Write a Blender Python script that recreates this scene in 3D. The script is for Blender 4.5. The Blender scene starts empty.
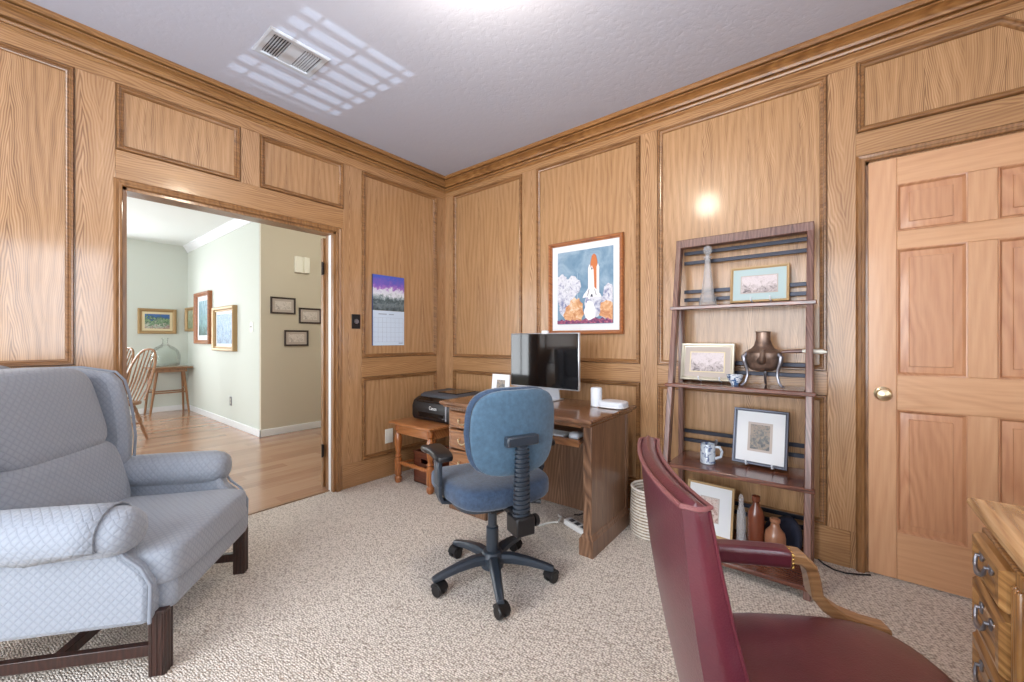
import bpy, bmesh, math, random
from mathutils import Vector, Matrix
random.seed(7)
PI = math.pi
sc = bpy.context.scene
COL = sc.collection
H = 2.72

# ------------------------------------------------------------------ helpers
def lin(c):
    return tuple(((v/255)/12.92 if v/255 <= .04045 else ((v/255+.055)/1.055)**2.4) for v in c)+(1.0,)

class MB:
    """collects shapes for one mesh"""
    def __init__(s): s.v=[]; s.f=[]; s.m=[]; s.mi=0; s.M=Matrix.Identity(4)
    def mat(s,i): s.mi=i; return s
    def xf(s,M): s.M=M; return s
    def add(s,vs,fs):
        b=len(s.v); s.v+= [tuple(s.M@Vector(p)) for p in vs]
        s.f+=[tuple(b+i for i in f) for f in fs]; s.m+=[s.mi]*len(fs); return s
    def box(s,a,b):
        x0,y0,z0=[min(a[i],b[i]) for i in range(3)]; x1,y1,z1=[max(a[i],b[i]) for i in range(3)]
        return s.add([(x0,y0,z0),(x1,y0,z0),(x1,y1,z0),(x0,y1,z0),(x0,y0,z1),(x1,y0,z1),(x1,y1,z1),(x0,y1,z1)],
            [(0,3,2,1),(4,5,6,7),(0,1,5,4),(1,2,6,5),(2,3,7,6),(3,0,4,7)])
    def loft(s,rings,closed=True,cap=True):
        n=len(rings[0]); vs=[p for r in rings for p in r]; fs=[]
        for i in range(len(rings)-1):
            for j in range(n if closed else n-1):
                k=(j+1)%n; fs.append((i*n+j,i*n+k,(i+1)*n+k,(i+1)*n+j))
        if cap and closed:
            fs.append(tuple(range(n-1,-1,-1))); fs.append(tuple((len(rings)-1)*n+j for j in range(n)))
        return s.add(vs,fs)
    def lathe(s,prof,c=(0,0,0),n=24,axis='Z',cap=True):
        rings=[]
        for r,h in prof:
            ring=[]
            for j in range(n):
                a=2*PI*j/n; x,y=r*math.cos(a),r*math.sin(a)
                p={'Z':(x,y,h),'X':(h,x,y),'Y':(y,h,x)}[axis]
                ring.append((c[0]+p[0],c[1]+p[1],c[2]+p[2]))
            rings.append(ring)
        return s.loft(rings,True,cap)
    def tube(s,pts,r,n=10,flat=None,up=(0,0,1)):
        """swept tube; r a number or list; flat=(w,h) makes a rectangular band"""
        P=[Vector(p) for p in pts]; R=r if isinstance(r,(list,tuple)) else [r]*len(P); rings=[]
        N=None
        for i,p in enumerate(P):
            t=(P[min(i+1,len(P)-1)]-P[max(i-1,0)]).normalized()
            if N is None:
                u=Vector(up)
                if abs(t.dot(u))>.95: u=Vector((1,0,0))
                N=(u-t*u.dot(t)).normalized()
            else: N=(N-t*N.dot(t)).normalized()
            B=t.cross(N)
            if flat:
                w,h=flat[0]/2,flat[1]/2; k=min(w,h)*.35
                ring=[p+B*a+N*b for a,b in ((w,h-k),(w-k,h),(-w+k,h),(-w,h-k),(-w,-h+k),(-w+k,-h),(w-k,-h),(w,-h+k))]
            else:
                ring=[p+(N*math.cos(2*PI*j/n)+B*math.sin(2*PI*j/n))*R[i] for j in range(n)]
            rings.append([tuple(q) for q in ring])
        return s.loft(rings)
    def prism(s,poly,y0,y1,axis='Y'):
        """poly of (a,b); extruded along axis"""
        def P(a,b,h): return {'Y':(a,h,b),'X':(h,a,b),'Z':(a,b,h)}[axis]
        return s.loft([[P(a,b,y0) for a,b in poly],[P(a,b,y1) for a,b in poly]])
    def sell(s,c,r,e1=.3,e2=.3,n=28,m=16,fn=None):
        """super-ellipsoid pillow: e small = boxy"""
        def p(v,e): return math.copysign(abs(v)**e,v)
        rings=[]
        for i in range(1,m):
            ph=-PI/2+PI*i/m; ring=[]
            for j in range(n):
                th=2*PI*j/n
                q=[r[0]*p(math.cos(ph),e1)*p(math.cos(th),e2), r[1]*p(math.cos(ph),e1)*p(math.sin(th),e2), r[2]*p(math.sin(ph),e1)]
                if fn: q=fn(*q)
                ring.append((c[0]+q[0],c[1]+q[1],c[2]+q[2]))
            rings.append(ring)
        return s.loft(rings)
    def ring(s,poly,prof,P):
        """mitred moulding around a convex ccw polygon: prof (inset, height); P maps (u,v,h)"""
        n=len(poly)
        def inset(d):
            out=[]
            for i in range(n):
                p0,p1,p2=Vector(poly[i-1]),Vector(poly[i]),Vector(poly[(i+1)%n])
                a=(p1-p0).normalized(); b=(p2-p1).normalized()
                na=Vector((-a.y,a.x)); nb=Vector((-b.y,b.x)); k=(na+nb); k=k/(k.dot(na)) if k.length>1e-6 else na
                out.append(p1+k*d)
            return out
        return s.loft([[P(q.x,q.y,h) for q in inset(d)] for d,h in prof]+[[P(q.x,q.y,prof[0][1]) for q in inset(prof[0][0])]],True,False)

def rect(u0,v0,u1,v1): return [(u0,v0),(u1,v0),(u1,v1),(u0,v1)]

def obj(name,mb,mats,parent=None,smooth=35,bevel=0,sub=0,loc=None):
    me=bpy.data.meshes.new(name); me.from_pydata(mb.v,[],mb.f)
    if not isinstance(mats,(list,tuple)): mats=[mats]
    for m in mats: me.materials.append(m)
    me.polygons.foreach_set('material_index',mb.m)
    bm=bmesh.new(); bm.from_mesh(me)
    bmesh.ops.recalc_face_normals(bm,faces=bm.faces)
    uv=bm.loops.layers.uv.new('metres')                       # box-projected coordinates, in metres
    for f in bm.faces:
        nx,ny,nz=[abs(v) for v in f.normal]
        for l in f.loops:
            x,y,z=l.vert.co
            l[uv].uv=(x,y) if nz>=nx and nz>=ny else ((y,z) if nx>=ny else (x,z))
    bm.to_mesh(me); bm.free()
    if smooth:
        for p in me.polygons: p.use_smooth=True
        me.set_sharp_from_angle(angle=math.radians(smooth))
    o=bpy.data.objects.new(name,me); COL.objects.link(o)
    if parent: o.parent=parent
    if loc: o.location=loc
    if bevel:
        b=o.modifiers.new('bevel','BEVEL'); b.width=bevel; b.segments=2; b.limit_method='ANGLE'; b.angle_limit=math.radians(40)
    if sub:
        b=o.modifiers.new('sub','SUBSURF'); b.levels=sub; b.render_levels=sub
    return o

def tag(o,label,cat,group=None):
    o['label']=label; o['category']=cat
    if group: o['group']=group
    return o
def thing(name,label,cat,loc=(0,0,0),rot=0,group=None):
    o=bpy.data.objects.new(name,None); COL.objects.link(o); o.empty_display_size=.1
    o.location=loc; o.rotation_euler=(0,0,rot)
    return tag(o,label,cat,group)
def struct(name,mb,mats,parent=None,**k):
    o=obj(name,mb,mats,parent,**k)
    if not parent: o['kind']='structure'
    return o
def dup(root,loc,rot,label=None,group=None):
    r=root.copy(); COL.objects.link(r); r.location=loc; r.rotation_euler=(0,0,rot)
    if label: r['label']=label
    if group: r['group']=group
    for ch in list(root.children):
        c=ch.copy(); COL.objects.link(c); c.parent=r
        for g in ch.children:
            d=g.copy(); COL.objects.link(d); d.parent=c
    return r

# ------------------------------------------------------------------ materials
class NT:
    def __init__(s,name):
        s.m=bpy.data.materials.new(name); s.m.use_nodes=True; s.t=s.m.node_tree; s.n=s.t.nodes
        s.b=s.n['Principled BSDF']; s.tc=s.n.new('ShaderNodeTexCoord')
    def put(s,sock,v):
        if hasattr(v,'node'): s.t.links.new(v,sock)
        else: sock.default_value=v
    def math(s,op,a,b=0.0,c=0.0):
        n=s.n.new('ShaderNodeMath'); n.operation=op
        for i,v in enumerate((a,b,c)): s.put(n.inputs[i],v)
        return n.outputs[0]
    def sep(s,vec):
        n=s.n.new('ShaderNodeSeparateXYZ'); s.put(n.inputs[0],vec); return n.outputs
    def comb(s,x,y,z):
        n=s.n.new('ShaderNodeCombineXYZ')
        for i,v in enumerate((x,y,z)): s.put(n.inputs[i],v)
        return n.outputs[0]
    def noise(s,vec,scale,detail=2,rough=.5,dist=0):
        n=s.n.new('ShaderNodeTexNoise'); s.put(n.inputs['Vector'],vec)
        n.inputs['Scale'].default_value=scale; n.inputs['Detail'].default_value=detail
        n.inputs['Roughness'].default_value=rough; n.inputs['Distortion'].default_value=dist
        return n.outputs[0]
    def voro(s,vec,scale,feat='F1',rnd=1.0):
        n=s.n.new('ShaderNodeTexVoronoi'); s.put(n.inputs['Vector'],vec); n.inputs['Scale'].default_value=scale; n.feature=feat; n.inputs['Randomness'].default_value=rnd
        return n.outputs
    def ramp(s,fac,stops,interp='LINEAR'):
        n=s.n.new('ShaderNodeValToRGB'); s.put(n.inputs[0],fac); n.color_ramp.interpolation=interp
        e=n.color_ramp.elements
        while len(e)<len(stops): e.new(.5)
        for i,(p,c) in enumerate(stops): e[i].position=p; e[i].color=c if len(c)==4 else lin(c)
        return n.outputs[0]
    def mix(s,f,a,b,bt='MIX'):
        n=s.n.new('ShaderNodeMix'); n.data_type='RGBA'; n.blend_type=bt
        s.put(n.inputs[0],f); s.put(n.inputs[6],a); s.put(n.inputs[7],b); return n.outputs[2]
    def bump(s,h,strength=.3,dist=.01):
        n=s.n.new('ShaderNodeBump'); n.inputs['Strength'].default_value=strength; n.inputs['Distance'].default_value=dist
        s.put(n.inputs['Height'],h); s.t.links.new(n.outputs[0],s.b.inputs['Normal'])
    def set(s,col=None,rough=.5,metal=0,**k):
        if col is not None: s.put(s.b.inputs['Base Color'],col if (hasattr(col,'node') or len(col)==4) else lin(col))
        s.put(s.b.inputs['Roughness'],rough); s.put(s.b.inputs['Metallic'],metal)
        for kk,v in k.items(): s.put(s.b.inputs[kk.replace('_',' ')],v)
        return s.m

def plain(name,c,rough=.5,metal=0,**k): return NT(name).set(c,rough,metal,**k)

def wood(name,light,mid,dark,grain='Z',across='X',leaf=.22,A=7,B=70,rough=.35,coat=.3,streak=160,amt=.8,bump=.08,broad=.35):
    """plain-sawn timber: arched growth rings + pores, running along one axis"""
    t=NT(name); o=t.sep(t.tc.outputs['Object']); ax={'X':o[0],'Y':o[1],'Z':o[2]}
    v=ax[grain]; u=ax[across]; w=ax[[a for a in 'XYZ' if a not in (grain,across)][0]]
    uu=t.math('ADD',u,t.math('MULTIPLY',w,.7))
    lown=t.noise(t.comb(t.math('MULTIPLY',uu,5),t.math('MULTIPLY',v,1.6),w),1.0,3)
    xp=t.math('PINGPONG',t.math('ADD',uu,t.math('MULTIPLY',lown,.09)),leaf/2)
    p=t.math('ADD',t.math('MULTIPLY',v,A),t.math('MULTIPLY',xp,B))
    p=t.math('ADD',p,t.math('MULTIPLY',lown,3.2))
    ringv=t.math('PINGPONG',p,.5); ringv=t.math('MULTIPLY',ringv,2)
    st=t.noise(t.comb(t.math('MULTIPLY',uu,streak),t.math('MULTIPLY',v,4),w),1.0,3,.6)
    band=t.noise(t.comb(t.math('MULTIPLY',uu,9),t.math('MULTIPLY',v,.8),w),1.0,2)
    br=t.math('MULTIPLY',t.math('PINGPONG',t.math('MULTIPLY',p,.16),.5),2)
    cen=t.math('POWER',t.math('SUBTRACT',1.0,t.math('MULTIPLY',xp,2/leaf)),2.5)
    ringv=t.math('MULTIPLY',t.math('SUBTRACT',ringv,.5),t.math('ADD',.55,t.math('MULTIPLY',cen,1.1)))
    ringv=t.math('ADD',ringv,t.math('ADD',.2,t.math('MULTIPLY',br,broad)))
    g=t.math('ADD',t.math('MULTIPLY',ringv,.5*amt),t.math('ADD',t.math('MULTIPLY',st,.55),t.math('MULTIPLY',band,.25)))
    c=t.ramp(g,[(.22,dark),(.52,mid),(.88,light)])
    t.bump(g,bump,.004)
    return t.set(c,rough,0,Coat_Weight=coat,Coat_Roughness=.12)

M={}
oakL,oakM,oakD=(197,157,116),(170,129,88),(122,86,54)
M['panelX']=wood('oak_veneer_x',oakL,oakM,oakD,'Z','X',.24,10,150,amt=.72,coat=.35,streak=120,broad=.5)
M['panelY']=wood('oak_veneer_y',oakL,oakM,oakD,'Z','Y',.24,10,150,amt=.72,coat=.9,streak=120,broad=.5)
M['stileX']=wood('oak_stilex',(196,156,116),(172,131,91),(128,90,58),'Z','X',.12,10,95,amt=.8,coat=0.3)
M['stileY']=wood('oak_stiley',(196,156,116),(172,131,91),(128,90,58),'Z','Y',.12,10,95,amt=.8,coat=0.9)
M['railX']=wood('oak_railx',(194,153,110),(170,128,86),(128,90,56),'X','Z',.2,6,70,amt=.45,coat=0.3)
M['railY']=wood('oak_raily',(194,153,110),(170,128,86),(128,90,56),'Y','Z',.2,6,70,amt=.45,coat=0.5)
M['mouldX']=wood('oak_mouldx',(178,136,94),(148,106,66),(98,64,36),'X','Z',.09,6,60,amt=.3,coat=.45,streak=40)
M['mouldY']=wood('oak_mouldy',(178,136,94),(148,106,66),(98,64,36),'Y','Z',.09,6,60,amt=.3,coat=.45,streak=40)
M['mouldZ']=wood('oak_mouldz',(178,136,94),(148,106,66),(98,64,36),'Z','X',.09,6,60,amt=.3,coat=.45,streak=40)
M['crown']=wood('oak_crown',(184,138,86),(152,106,60),(100,62,30),'X','Z',.07,8,60,amt=.35)
M['crownY']=wood('oak_crown_y',(184,142,94),(152,110,66),(102,66,36),'Y','Z',.07,8,60,amt=.35,coat=.5)
M['door']=wood('fir_door',(218,174,136),(207,160,121),(192,142,104),'Z','X',.3,3,26,amt=.35,rough=.38,streak=90)
M['doorrail']=wood('fir_door_rail',(218,174,134),(208,161,121),(192,144,104),'X','Z',.3,3,26,amt=.35,rough=.38,streak=90)
M['doorpanel']=wood('fir_door_panel',(208,160,122),(195,144,107),(176,122,88),'Z','X',.3,4,30,amt=.5,rough=.38,streak=90)
M['desk']=wood('walnut_desk',(150,116,92),(118,86,64),(80,56,42),'Z','Y',.16,6,60,amt=.7,rough=.3,coat=.3)
M['deskX']=wood('walnut_desk_x',(150,110,82),(118,82,58),(78,52,38),'X','Y',.2,4,40,amt=.6,rough=.22,coat=.6)
M['drawer']=wood('walnut_drawer',(172,122,82),(138,92,58),(90,56,34),'X','Z',.14,4,40,amt=.7,rough=.3)
M['stool']=wood('maple_stool',(192,134,84),(164,104,60),(118,70,38),'X','Y',.2,5,40,amt=.5,rough=.28,coat=.5)
M['stoolZ']=wood('maple_stool_leg',(188,124,72),(160,96,50),(112,64,34),'Z','X',.1,5,40,amt=.5,rough=.28,coat=.5)
M['shelf']=wood('rosewood_shelf',(136,86,66),(102,60,46),(64,36,30),'X','Y',.16,6,60,amt=.7,rough=.25,coat=.5)
M['shelfZ']=wood('rosewood_post',(142,106,94),(112,78,68),(74,48,42),'Z','X',.07,6,60,amt=.7,rough=.35,coat=.3)
M['gold_oak']=wood('golden_oak',(192,148,96),(158,114,66),(96,60,30),'Y','Z',.14,5,50,amt=.8,rough=.3,coat=.4)
M['gold_oakZ']=wood('golden_oak_z',(178,134,84),(146,102,56),(90,56,28),'Z','Y',.14,5,50,amt=.8,rough=.3,coat=.4)
M['gold_top']=wood('golden_oak_top',(212,174,126),(190,148,100),(150,110,70),'Y','X',.3,4,40,amt=.8,rough=.25,coat=.5)
M['arm_oak']=wood('fumed_oak',(178,138,96),(150,110,72),(108,74,44),'X','Z',.06,6,60,amt=.6,rough=.35)
M['mahog']=wood('mahogany',(74,42,34),(48,26,21),(26,14,12),'Z','X',.06,6,60,amt=.6,rough=.3,coat=.4)
M['windsor']=wood('windsor_oak',(176,132,92),(148,104,68),(104,70,44),'Z','X',.06,6,60,amt=.5,rough=.35)
M['frame_oak']=wood('frame_oak',(180,116,64),(156,92,46),(110,62,30),'X','Z',.06,5,40,amt=.5)
M['frame_gold']=plain('frame_gold',(170,140,98),.45,.3)
M['frame_dark']=plain('frame_dark',(54,36,32),.4)
M['frame_pewter']=plain('frame_pewter',(74,76,86),.35,.6)
M['frame_silver']=plain('frame_silver',(186,178,160),.3,.6)
M['matboard']=plain('mat_board',(226,228,230),.8)
M['matcream']=plain('mat_cream',(222,208,172),.8)
M['matblue']=plain('mat_blue',(178,198,200),.8)
M['mattan']=plain('mat_taupe',(188,176,168),.8)
M['white']=plain('white_trim',(232,234,236),.45)
M['cream']=plain('cream_plastic',(236,234,222),.4)
M['vent']=plain('vent_grey_enamel',(176,178,184),.45)
M['black']=plain('black_plastic',(22,22,25),.38)
M['blackgloss']=plain('black_gloss',(12,12,15),.12)
M['chairplastic']=plain('chair_plastic',(48,56,66),.33)
M['darkmetal']=plain('dark_steel',(44,46,56),.35,.6)
M['chrome']=plain('chrome',(210,212,216),.16,1)
M['alu']=plain('aluminium',(206,210,216),.3,.7)
M['brass']=plain('brass',(206,170,96),.22,1)
M['brasspale']=plain('pale_brass',(228,212,176),.28,1)
M['iron']=plain('dark_iron',(46,40,38),.4,.7)
M['pewter']=plain('pewter',(150,150,158),.3,.9)
M['glass']=NT('clear_glass').set((252,253,255),.02,0,Transmission_Weight=.75,IOR=1.45,Alpha=.72)
M['greenglass']=NT('green_glass').set((248,254,250),.02,0,Transmission_Weight=1.0,IOR=1.25,Alpha=.4)
M['pane']=NT('window_pane').set((235,240,245),.02,0,Alpha=.08)
def _copper():
    t=NT('aged_copper'); n=t.noise(t.tc.outputs['Object'],18,4,.6)
    return t.set(t.ramp(n,[(.35,(96,80,72)),(.6,(150,126,112))]),t.ramp(n,[(.3,(60,60,60,1)),(.7,(110,110,110,1))]) if False else .36,.65)
M['copper']=_copper()
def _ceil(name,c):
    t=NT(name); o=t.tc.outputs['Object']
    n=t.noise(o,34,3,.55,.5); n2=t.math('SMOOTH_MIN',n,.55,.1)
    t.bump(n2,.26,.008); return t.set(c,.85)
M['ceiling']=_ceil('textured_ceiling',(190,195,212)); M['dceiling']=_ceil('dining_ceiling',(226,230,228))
def _carpet():
    t=NT('berber_carpet'); o=t.sep(t.tc.outputs['Object'])
    v=t.comb(t.math('ADD',o[0],t.math('MULTIPLY',o[1],.25)),t.math('SUBTRACT',t.math('MULTIPLY',o[1],1.5),t.math('MULTIPLY',o[0],.2)),0)
    vo=t.voro(v,90,'F1',.6); d=vo[0]
    r=t.sep(vo[1])[0]
    n=t.noise(t.tc.outputs['Object'],3,2)
    c=t.ramp(d,[(.1,(246,238,229)),(.42,(232,222,211)),(.8,(150,136,123))])
    c=t.mix(t.math('MULTIPLY',r,.3),c,lin((198,187,174)))
    t.bump(t.math('MULTIPLY',d,-1),.7,.011); return t.set(c,.95)
M['carpet']=_carpet()
def _laminate():
    t=NT('laminate_planks'); o=t.sep(t.tc.outputs['Object'])
    row=t.math('FLOOR',t.math('DIVIDE',o[0],.12)); wn=t.n.new('ShaderNodeTexWhiteNoise'); wn.noise_dimensions='2D'
    seg=t.math('FLOOR',t.math('DIVIDE',t.math('ADD',o[1],t.math('MULTIPLY',row,.37)),1.1))
    t.put(wn.inputs['Vector'],t.comb(row,seg,0))
    st=t.noise(t.comb(t.math('MULTIPLY',o[0],50),t.math('MULTIPLY',o[1],3),0),1,3)
    g=t.math('ADD',t.math('MULTIPLY',wn.outputs[0],.45),t.math('MULTIPLY',st,.6))
    return t.set(t.ramp(g,[(.2,(152,112,88)),(.5,(170,130,104)),(.9,(188,150,124))]),.22,0,Coat_Weight=.3)
M['laminate']=_laminate()
def _fabric():
    t=NT('quilted_blue_grey_fabric'); u=t.sep(t.tc.outputs['UV']); k=50.0
    a=t.math('ADD',u[0],t.math('MULTIPLY',u[1],.9)); b=t.math('SUBTRACT',u[0],t.math('MULTIPLY',u[1],.9))
    f1=t.math('ABSOLUTE',t.math('SINE',t.math('MULTIPLY',a,k*2.4))); f2=t.math('ABSOLUTE',t.math('SINE',t.math('MULTIPLY',b,k*2.4)))
    h=t.math('MINIMUM',f1,f2); h=t.math('POWER',h,.45)
    n=t.noise(t.tc.outputs['Object'],260,2)
    t.bump(t.math('ADD',h,t.math('MULTIPLY',n,.25)),.36,.005)
    c=t.ramp(h,[(.05,(132,139,150)),(.4,(145,152,163)),(1.0,(152,159,170))])
    return t.set(c,.8,0,Sheen_Weight=.25)
M['fabric']=_fabric()
M['welt']=plain('blue_grey_welt',(138,145,157),.8)
def _blue():
    t=NT('blue_office_fabric'); n=t.noise(t.tc.outputs['Object'],60,4,.7); n2=t.noise(t.tc.outputs['Object'],420,2)
    t.bump(n2,.3,.002)
    return t.set(t.ramp(n,[(.3,(38,55,78)),(.7,(60,82,110))]),.85,0,Sheen_Weight=.3)
M['blue']=_blue()
def _shell():
    t=NT('blue_back_shell'); n=t.noise(t.tc.outputs['Object'],40,4,.7); n2=t.noise(t.tc.outputs['Object'],420,2)
    t.bump(n2,.2,.002)
    return t.set(t.ramp(n,[(.3,(56,84,106)),(.7,(74,106,130))]),.7,0,Sheen_Weight=.3)
M['blueshell']=_shell()
def _leather():
    t=NT('burgundy_leather'); n=t.voro(t.tc.outputs['Object'],260)[0]; n2=t.noise(t.tc.outputs['Object'],7,4,.6)
    t.bump(t.math('ADD',t.math('MULTIPLY',n,.25),n2),.22,.006)
    return t.set(t.ramp(n2,[(.3,(76,26,38)),(.6,(90,35,46)),(.8,(108,54,58))]),.33,0,Coat_Weight=.35,Coat_Roughness=.25)
M['leather']=_leather()
M['piping']=plain('pale_piping',(122,72,72),.45)
def _basket():
    t=NT('coiled_basket'); o=t.sep(t.tc.outputs['Object']); w=t.math('PINGPONG',o[2],.009)
    n=t.noise(t.tc.outputs['Object'],90,2)
    return t.set(t.ramp(t.math('ADD',t.math('MULTIPLY',w,60),t.math('MULTIPLY',n,.5)),[(.3,(150,132,112)),(.6,(226,220,210))]),.7)
M['basket']=_basket()
M['crate']=wood('crate_wood',(120,66,42),(92,46,30),(58,28,20),'X','Z',.1,5,40,amt=.5)
M['stone']=plain('brown_stoneware',(112,58,38),.25,0,Coat_Weight=.5)
M['stone2']=plain('tan_stoneware',(150,104,78),.28,0,Coat_Weight=.5)
def spots(name,base,ink,scale,thr,rough=.3):
    t=NT(name); n=t.noise(t.tc.outputs['Object'],scale,3,.6,.5)
    return t.set(t.ramp(n,[(thr,base),(thr+.04,ink)]),rough,0,Coat_Weight=.4)
M['bluewhite']=spots('blue_white_china',(226,232,238),(70,104,150),55,.5)
M['stein']=spots('stein_glaze',(186,196,206),(84,98,132),38,.54)
def art(name,stops,scale=20,vertical=.0,detail=5,dist=1.0,stretch=(1,1,1)):
    """a procedural print: noise blotches blended with a vertical colour change"""
    t=NT(name); g=t.sep(t.tc.outputs['Generated']); o=t.sep(t.tc.outputs['Object'])
    n=t.noise(t.comb(t.math('MULTIPLY',o[0],stretch[0]),o[1],t.math('MULTIPLY',o[2],stretch[2])),scale,detail,.65,dist)
    f=t.math('ADD',t.math('MULTIPLY',n,1-vertical),t.math('MULTIPLY',g[2],vertical))
    return t.set(t.ramp(f,stops),.5)
M['a_garden']=art('garden_painting',[(.24,(50,44,60)),(.34,(150,110,110)),(.40,(196,204,188)),(.46,(50,84,60)),(.51,(150,180,140)),(.56,(56,84,70)),(.62,(70,110,168)),(.9,(44,84,150))],20,.3)
M['a_green']=art('green_painting',[(.25,(62,80,56)),(.5,(140,154,122)),(.6,(188,190,170)),(.8,(84,106,76))],34,.1)
M['a_tall']=art('tall_landscape',[(.34,(48,60,66)),(.43,(84,122,112)),(.5,(140,176,182)),(.55,(70,112,138)),(.64,(160,188,196))],22,.25,stretch=(2,1,.5))
M['a_blue']=art('blue_landscape',[(.36,(40,56,88)),(.44,(74,112,156)),(.49,(150,182,200)),(.54,(60,98,140)),(.6,(176,196,200)),(.66,(96,130,170))],22,.12,stretch=(2,1,.8))
M['a_sketch']=art('pencil_sketch',[(.3,(120,112,110)),(.42,(196,186,180)),(.55,(220,212,206)),(.75,(170,158,152))],60,.1)
M['a_ink']=art('ink_scene',[(.3,(96,88,92)),(.43,(184,172,172)),(.55,(214,204,206)),(.75,(190,178,182))],55,.25)
M['a_cat']=art('engraved_figure',[(.3,(52,54,58)),(.46,(104,106,106)),(.55,(156,140,124)),(.75,(96,100,104))],60,.1)
M['a_flower']=art('small_figure_print',[(.3,(110,70,60)),(.46,(190,160,150)),(.55,(216,200,190)),(.75,(130,110,110))],60,.1)
M['a_calendar']=art('mountain_photo',[(.16,(40,54,58)),(.3,(120,134,140)),(.36,(60,76,80)),(.43,(150,166,172)),(.485,(226,230,240)),(.56,(214,214,232)),(.585,(170,120,200)),(.66,(120,96,190)),(.8,(72,96,196))],30,.62,6,.6)
M['a_sky']=art('painted_sky',[(.3,(84,118,146)),(.5,(112,144,168)),(.7,(150,172,190))],7,.15)
M['a_smoke']=art('painted_smoke',[(.36,(120,126,160)),(.46,(186,186,200)),(.55,(220,220,224)),(.66,(168,170,182))],26,.1)
M['a_fire']=art('painted_fire',[(.38,(186,122,80)),(.5,(212,160,112)),(.6,(226,200,172))],16,.1)
M['a_shrub']=art('painted_shrubs',[(.38,(76,44,96)),(.48,(150,60,90)),(.56,(190,120,140)),(.68,(110,70,130))],60,.1)
M['p_orange']=plain('paint_orange',(196,112,62),.6); M['p_white']=plain('paint_white',(232,230,232),.6); M['p_dark']=plain('paint_dark',(60,62,78),.6); M['p_tower']=plain('paint_grey_blue',(170,188,204),.6)
M['paper']=plain('calendar_paper',(206,222,240),.7); M['ink']=plain('grey_ink',(150,164,184),.7); M['blueedge']=plain('binding_blue',(40,60,110),.6)
M['dwall']=plain('sage_paint',(207,212,204),.85); M['dtan']=plain('beige_paint',(203,194,176),.85); M['darkcloth']=plain('dark_navy_cloth',(28,32,50),.85)
M['bulb']=NT('lit_glass_dome').set((255,250,240),.4,0,Emission_Color=lin((255,236,208)),Emission_Strength=2.0)
M['screen']=plain('screen_glass',(9,9,11),.06,0,Coat_Weight=.6)
M['paleplastic']=plain('pale_plastic',(222,228,236),.3)
M['greyrubber']=plain('grey_rubber',(70,72,78),.6)
M['cable']=plain('white_cable',(214,214,210),.5)

# ------------------------------------------------------------------ the room
XR,YB=4.25,-4.6        # window wall behind the right-hand desk, wall behind the camera
DO=(-2.305,-1.118,1.990)   # doorway y0,y1,height
struct('floor',MB().box((-.06,YB,-.06),(XR,.06,0)),M['carpet'])
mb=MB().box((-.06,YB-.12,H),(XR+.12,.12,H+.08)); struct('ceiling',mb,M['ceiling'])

# left wall (x = 0) with the doorway
mb=MB()
mb.box((-.06,YB,0),(0,DO[0],H)); mb.box((-.06,DO[1],0),(0,.06,H)); mb.box((-.06,DO[0],DO[2]),(0,DO[1],H))
wl=struct('wall_left',mb,M['panelY'])
mb=MB()
mb.box((-.12,YB,0),(-.06,DO[0],H)); mb.box((-.12,DO[1],0),(-.06,1.3,H)); mb.box((-.12,DO[0],DO[2]),(-.06,DO[1],H))
struct('wall_dining_near',mb,M['dwall'])
# right wall (y = 0) with the six-panel door
DX=(3.107,3.944,2.055)
mb=MB(); mb.box((0,0,0),(DX[0],.12,H)); mb.box((DX[1],0,0),(XR,.12,H)); mb.box((DX[0],0,DX[2]),(DX[1],.12,H))
wr=struct('wall_right',mb,M['panelX'])

MP=[(.004,0),(.004,.014),(.008,.022),(.014,.022),(.018,.013),(.022,.012),(.026,.015),(.031,.012),(.034,.001)]   # panel moulding section
def PL(u,v,h): return (h,u,v)          # left wall: u = y
def PR(u,v,h): return (u,-h,v)         # right wall: u = x
T=.012
def boards(wall,P,rails,stiles,mr,ms):
    for (u0,v0,u1,v1) in rails:
        a,b=P(u0,v0,0),P(u1,v1,T); obj('rail',MB().box(a,b),mr,wall,bevel=.002)
    for (u0,v0,u1,v1) in stiles:
        a,b=P(u0,v0,0),P(u1,v1,T); obj('stile',MB().box(a,b),ms,wall,bevel=.002)
def panel(wall,P,poly,mh):
    obj('panel_moulding',MB().ring(poly,MP,P),mh,wall,smooth=50)
# right wall
zb,zl,zu,zt=.19,.878,.998,2.55
boards(wr,PR,[(.119,zl,.953,zu),(1.096,zl,1.959,zu),(2.073,zl,2.958,zu),(0,zt,3.071,2.63),(3.071,2.565,XR,2.63),(3.071,2.075,XR,2.205)],
   [(0,zb,.119,zt),(.953,zb,1.096,zt),(1.959,zb,2.073,zt),(2.958,zb,3.071,zt),(4.02,zb,XR,2.075)],M['railX'],M['stileX'])
for a,b in ((.119,.953),(1.096,1.959),(2.073,2.958)):
    panel(wr,PR,rect(a,zu,b,zt),M['mouldX']); panel(wr,PR,rect(a,zb,b,zl),M['mouldX'])
panel(wr,PR,[(3.071,2.205),(3.98,2.205),(3.98,2.50),(3.63,2.50),(3.556,2.565),(3.071,2.565)],M['mouldX'])
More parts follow.
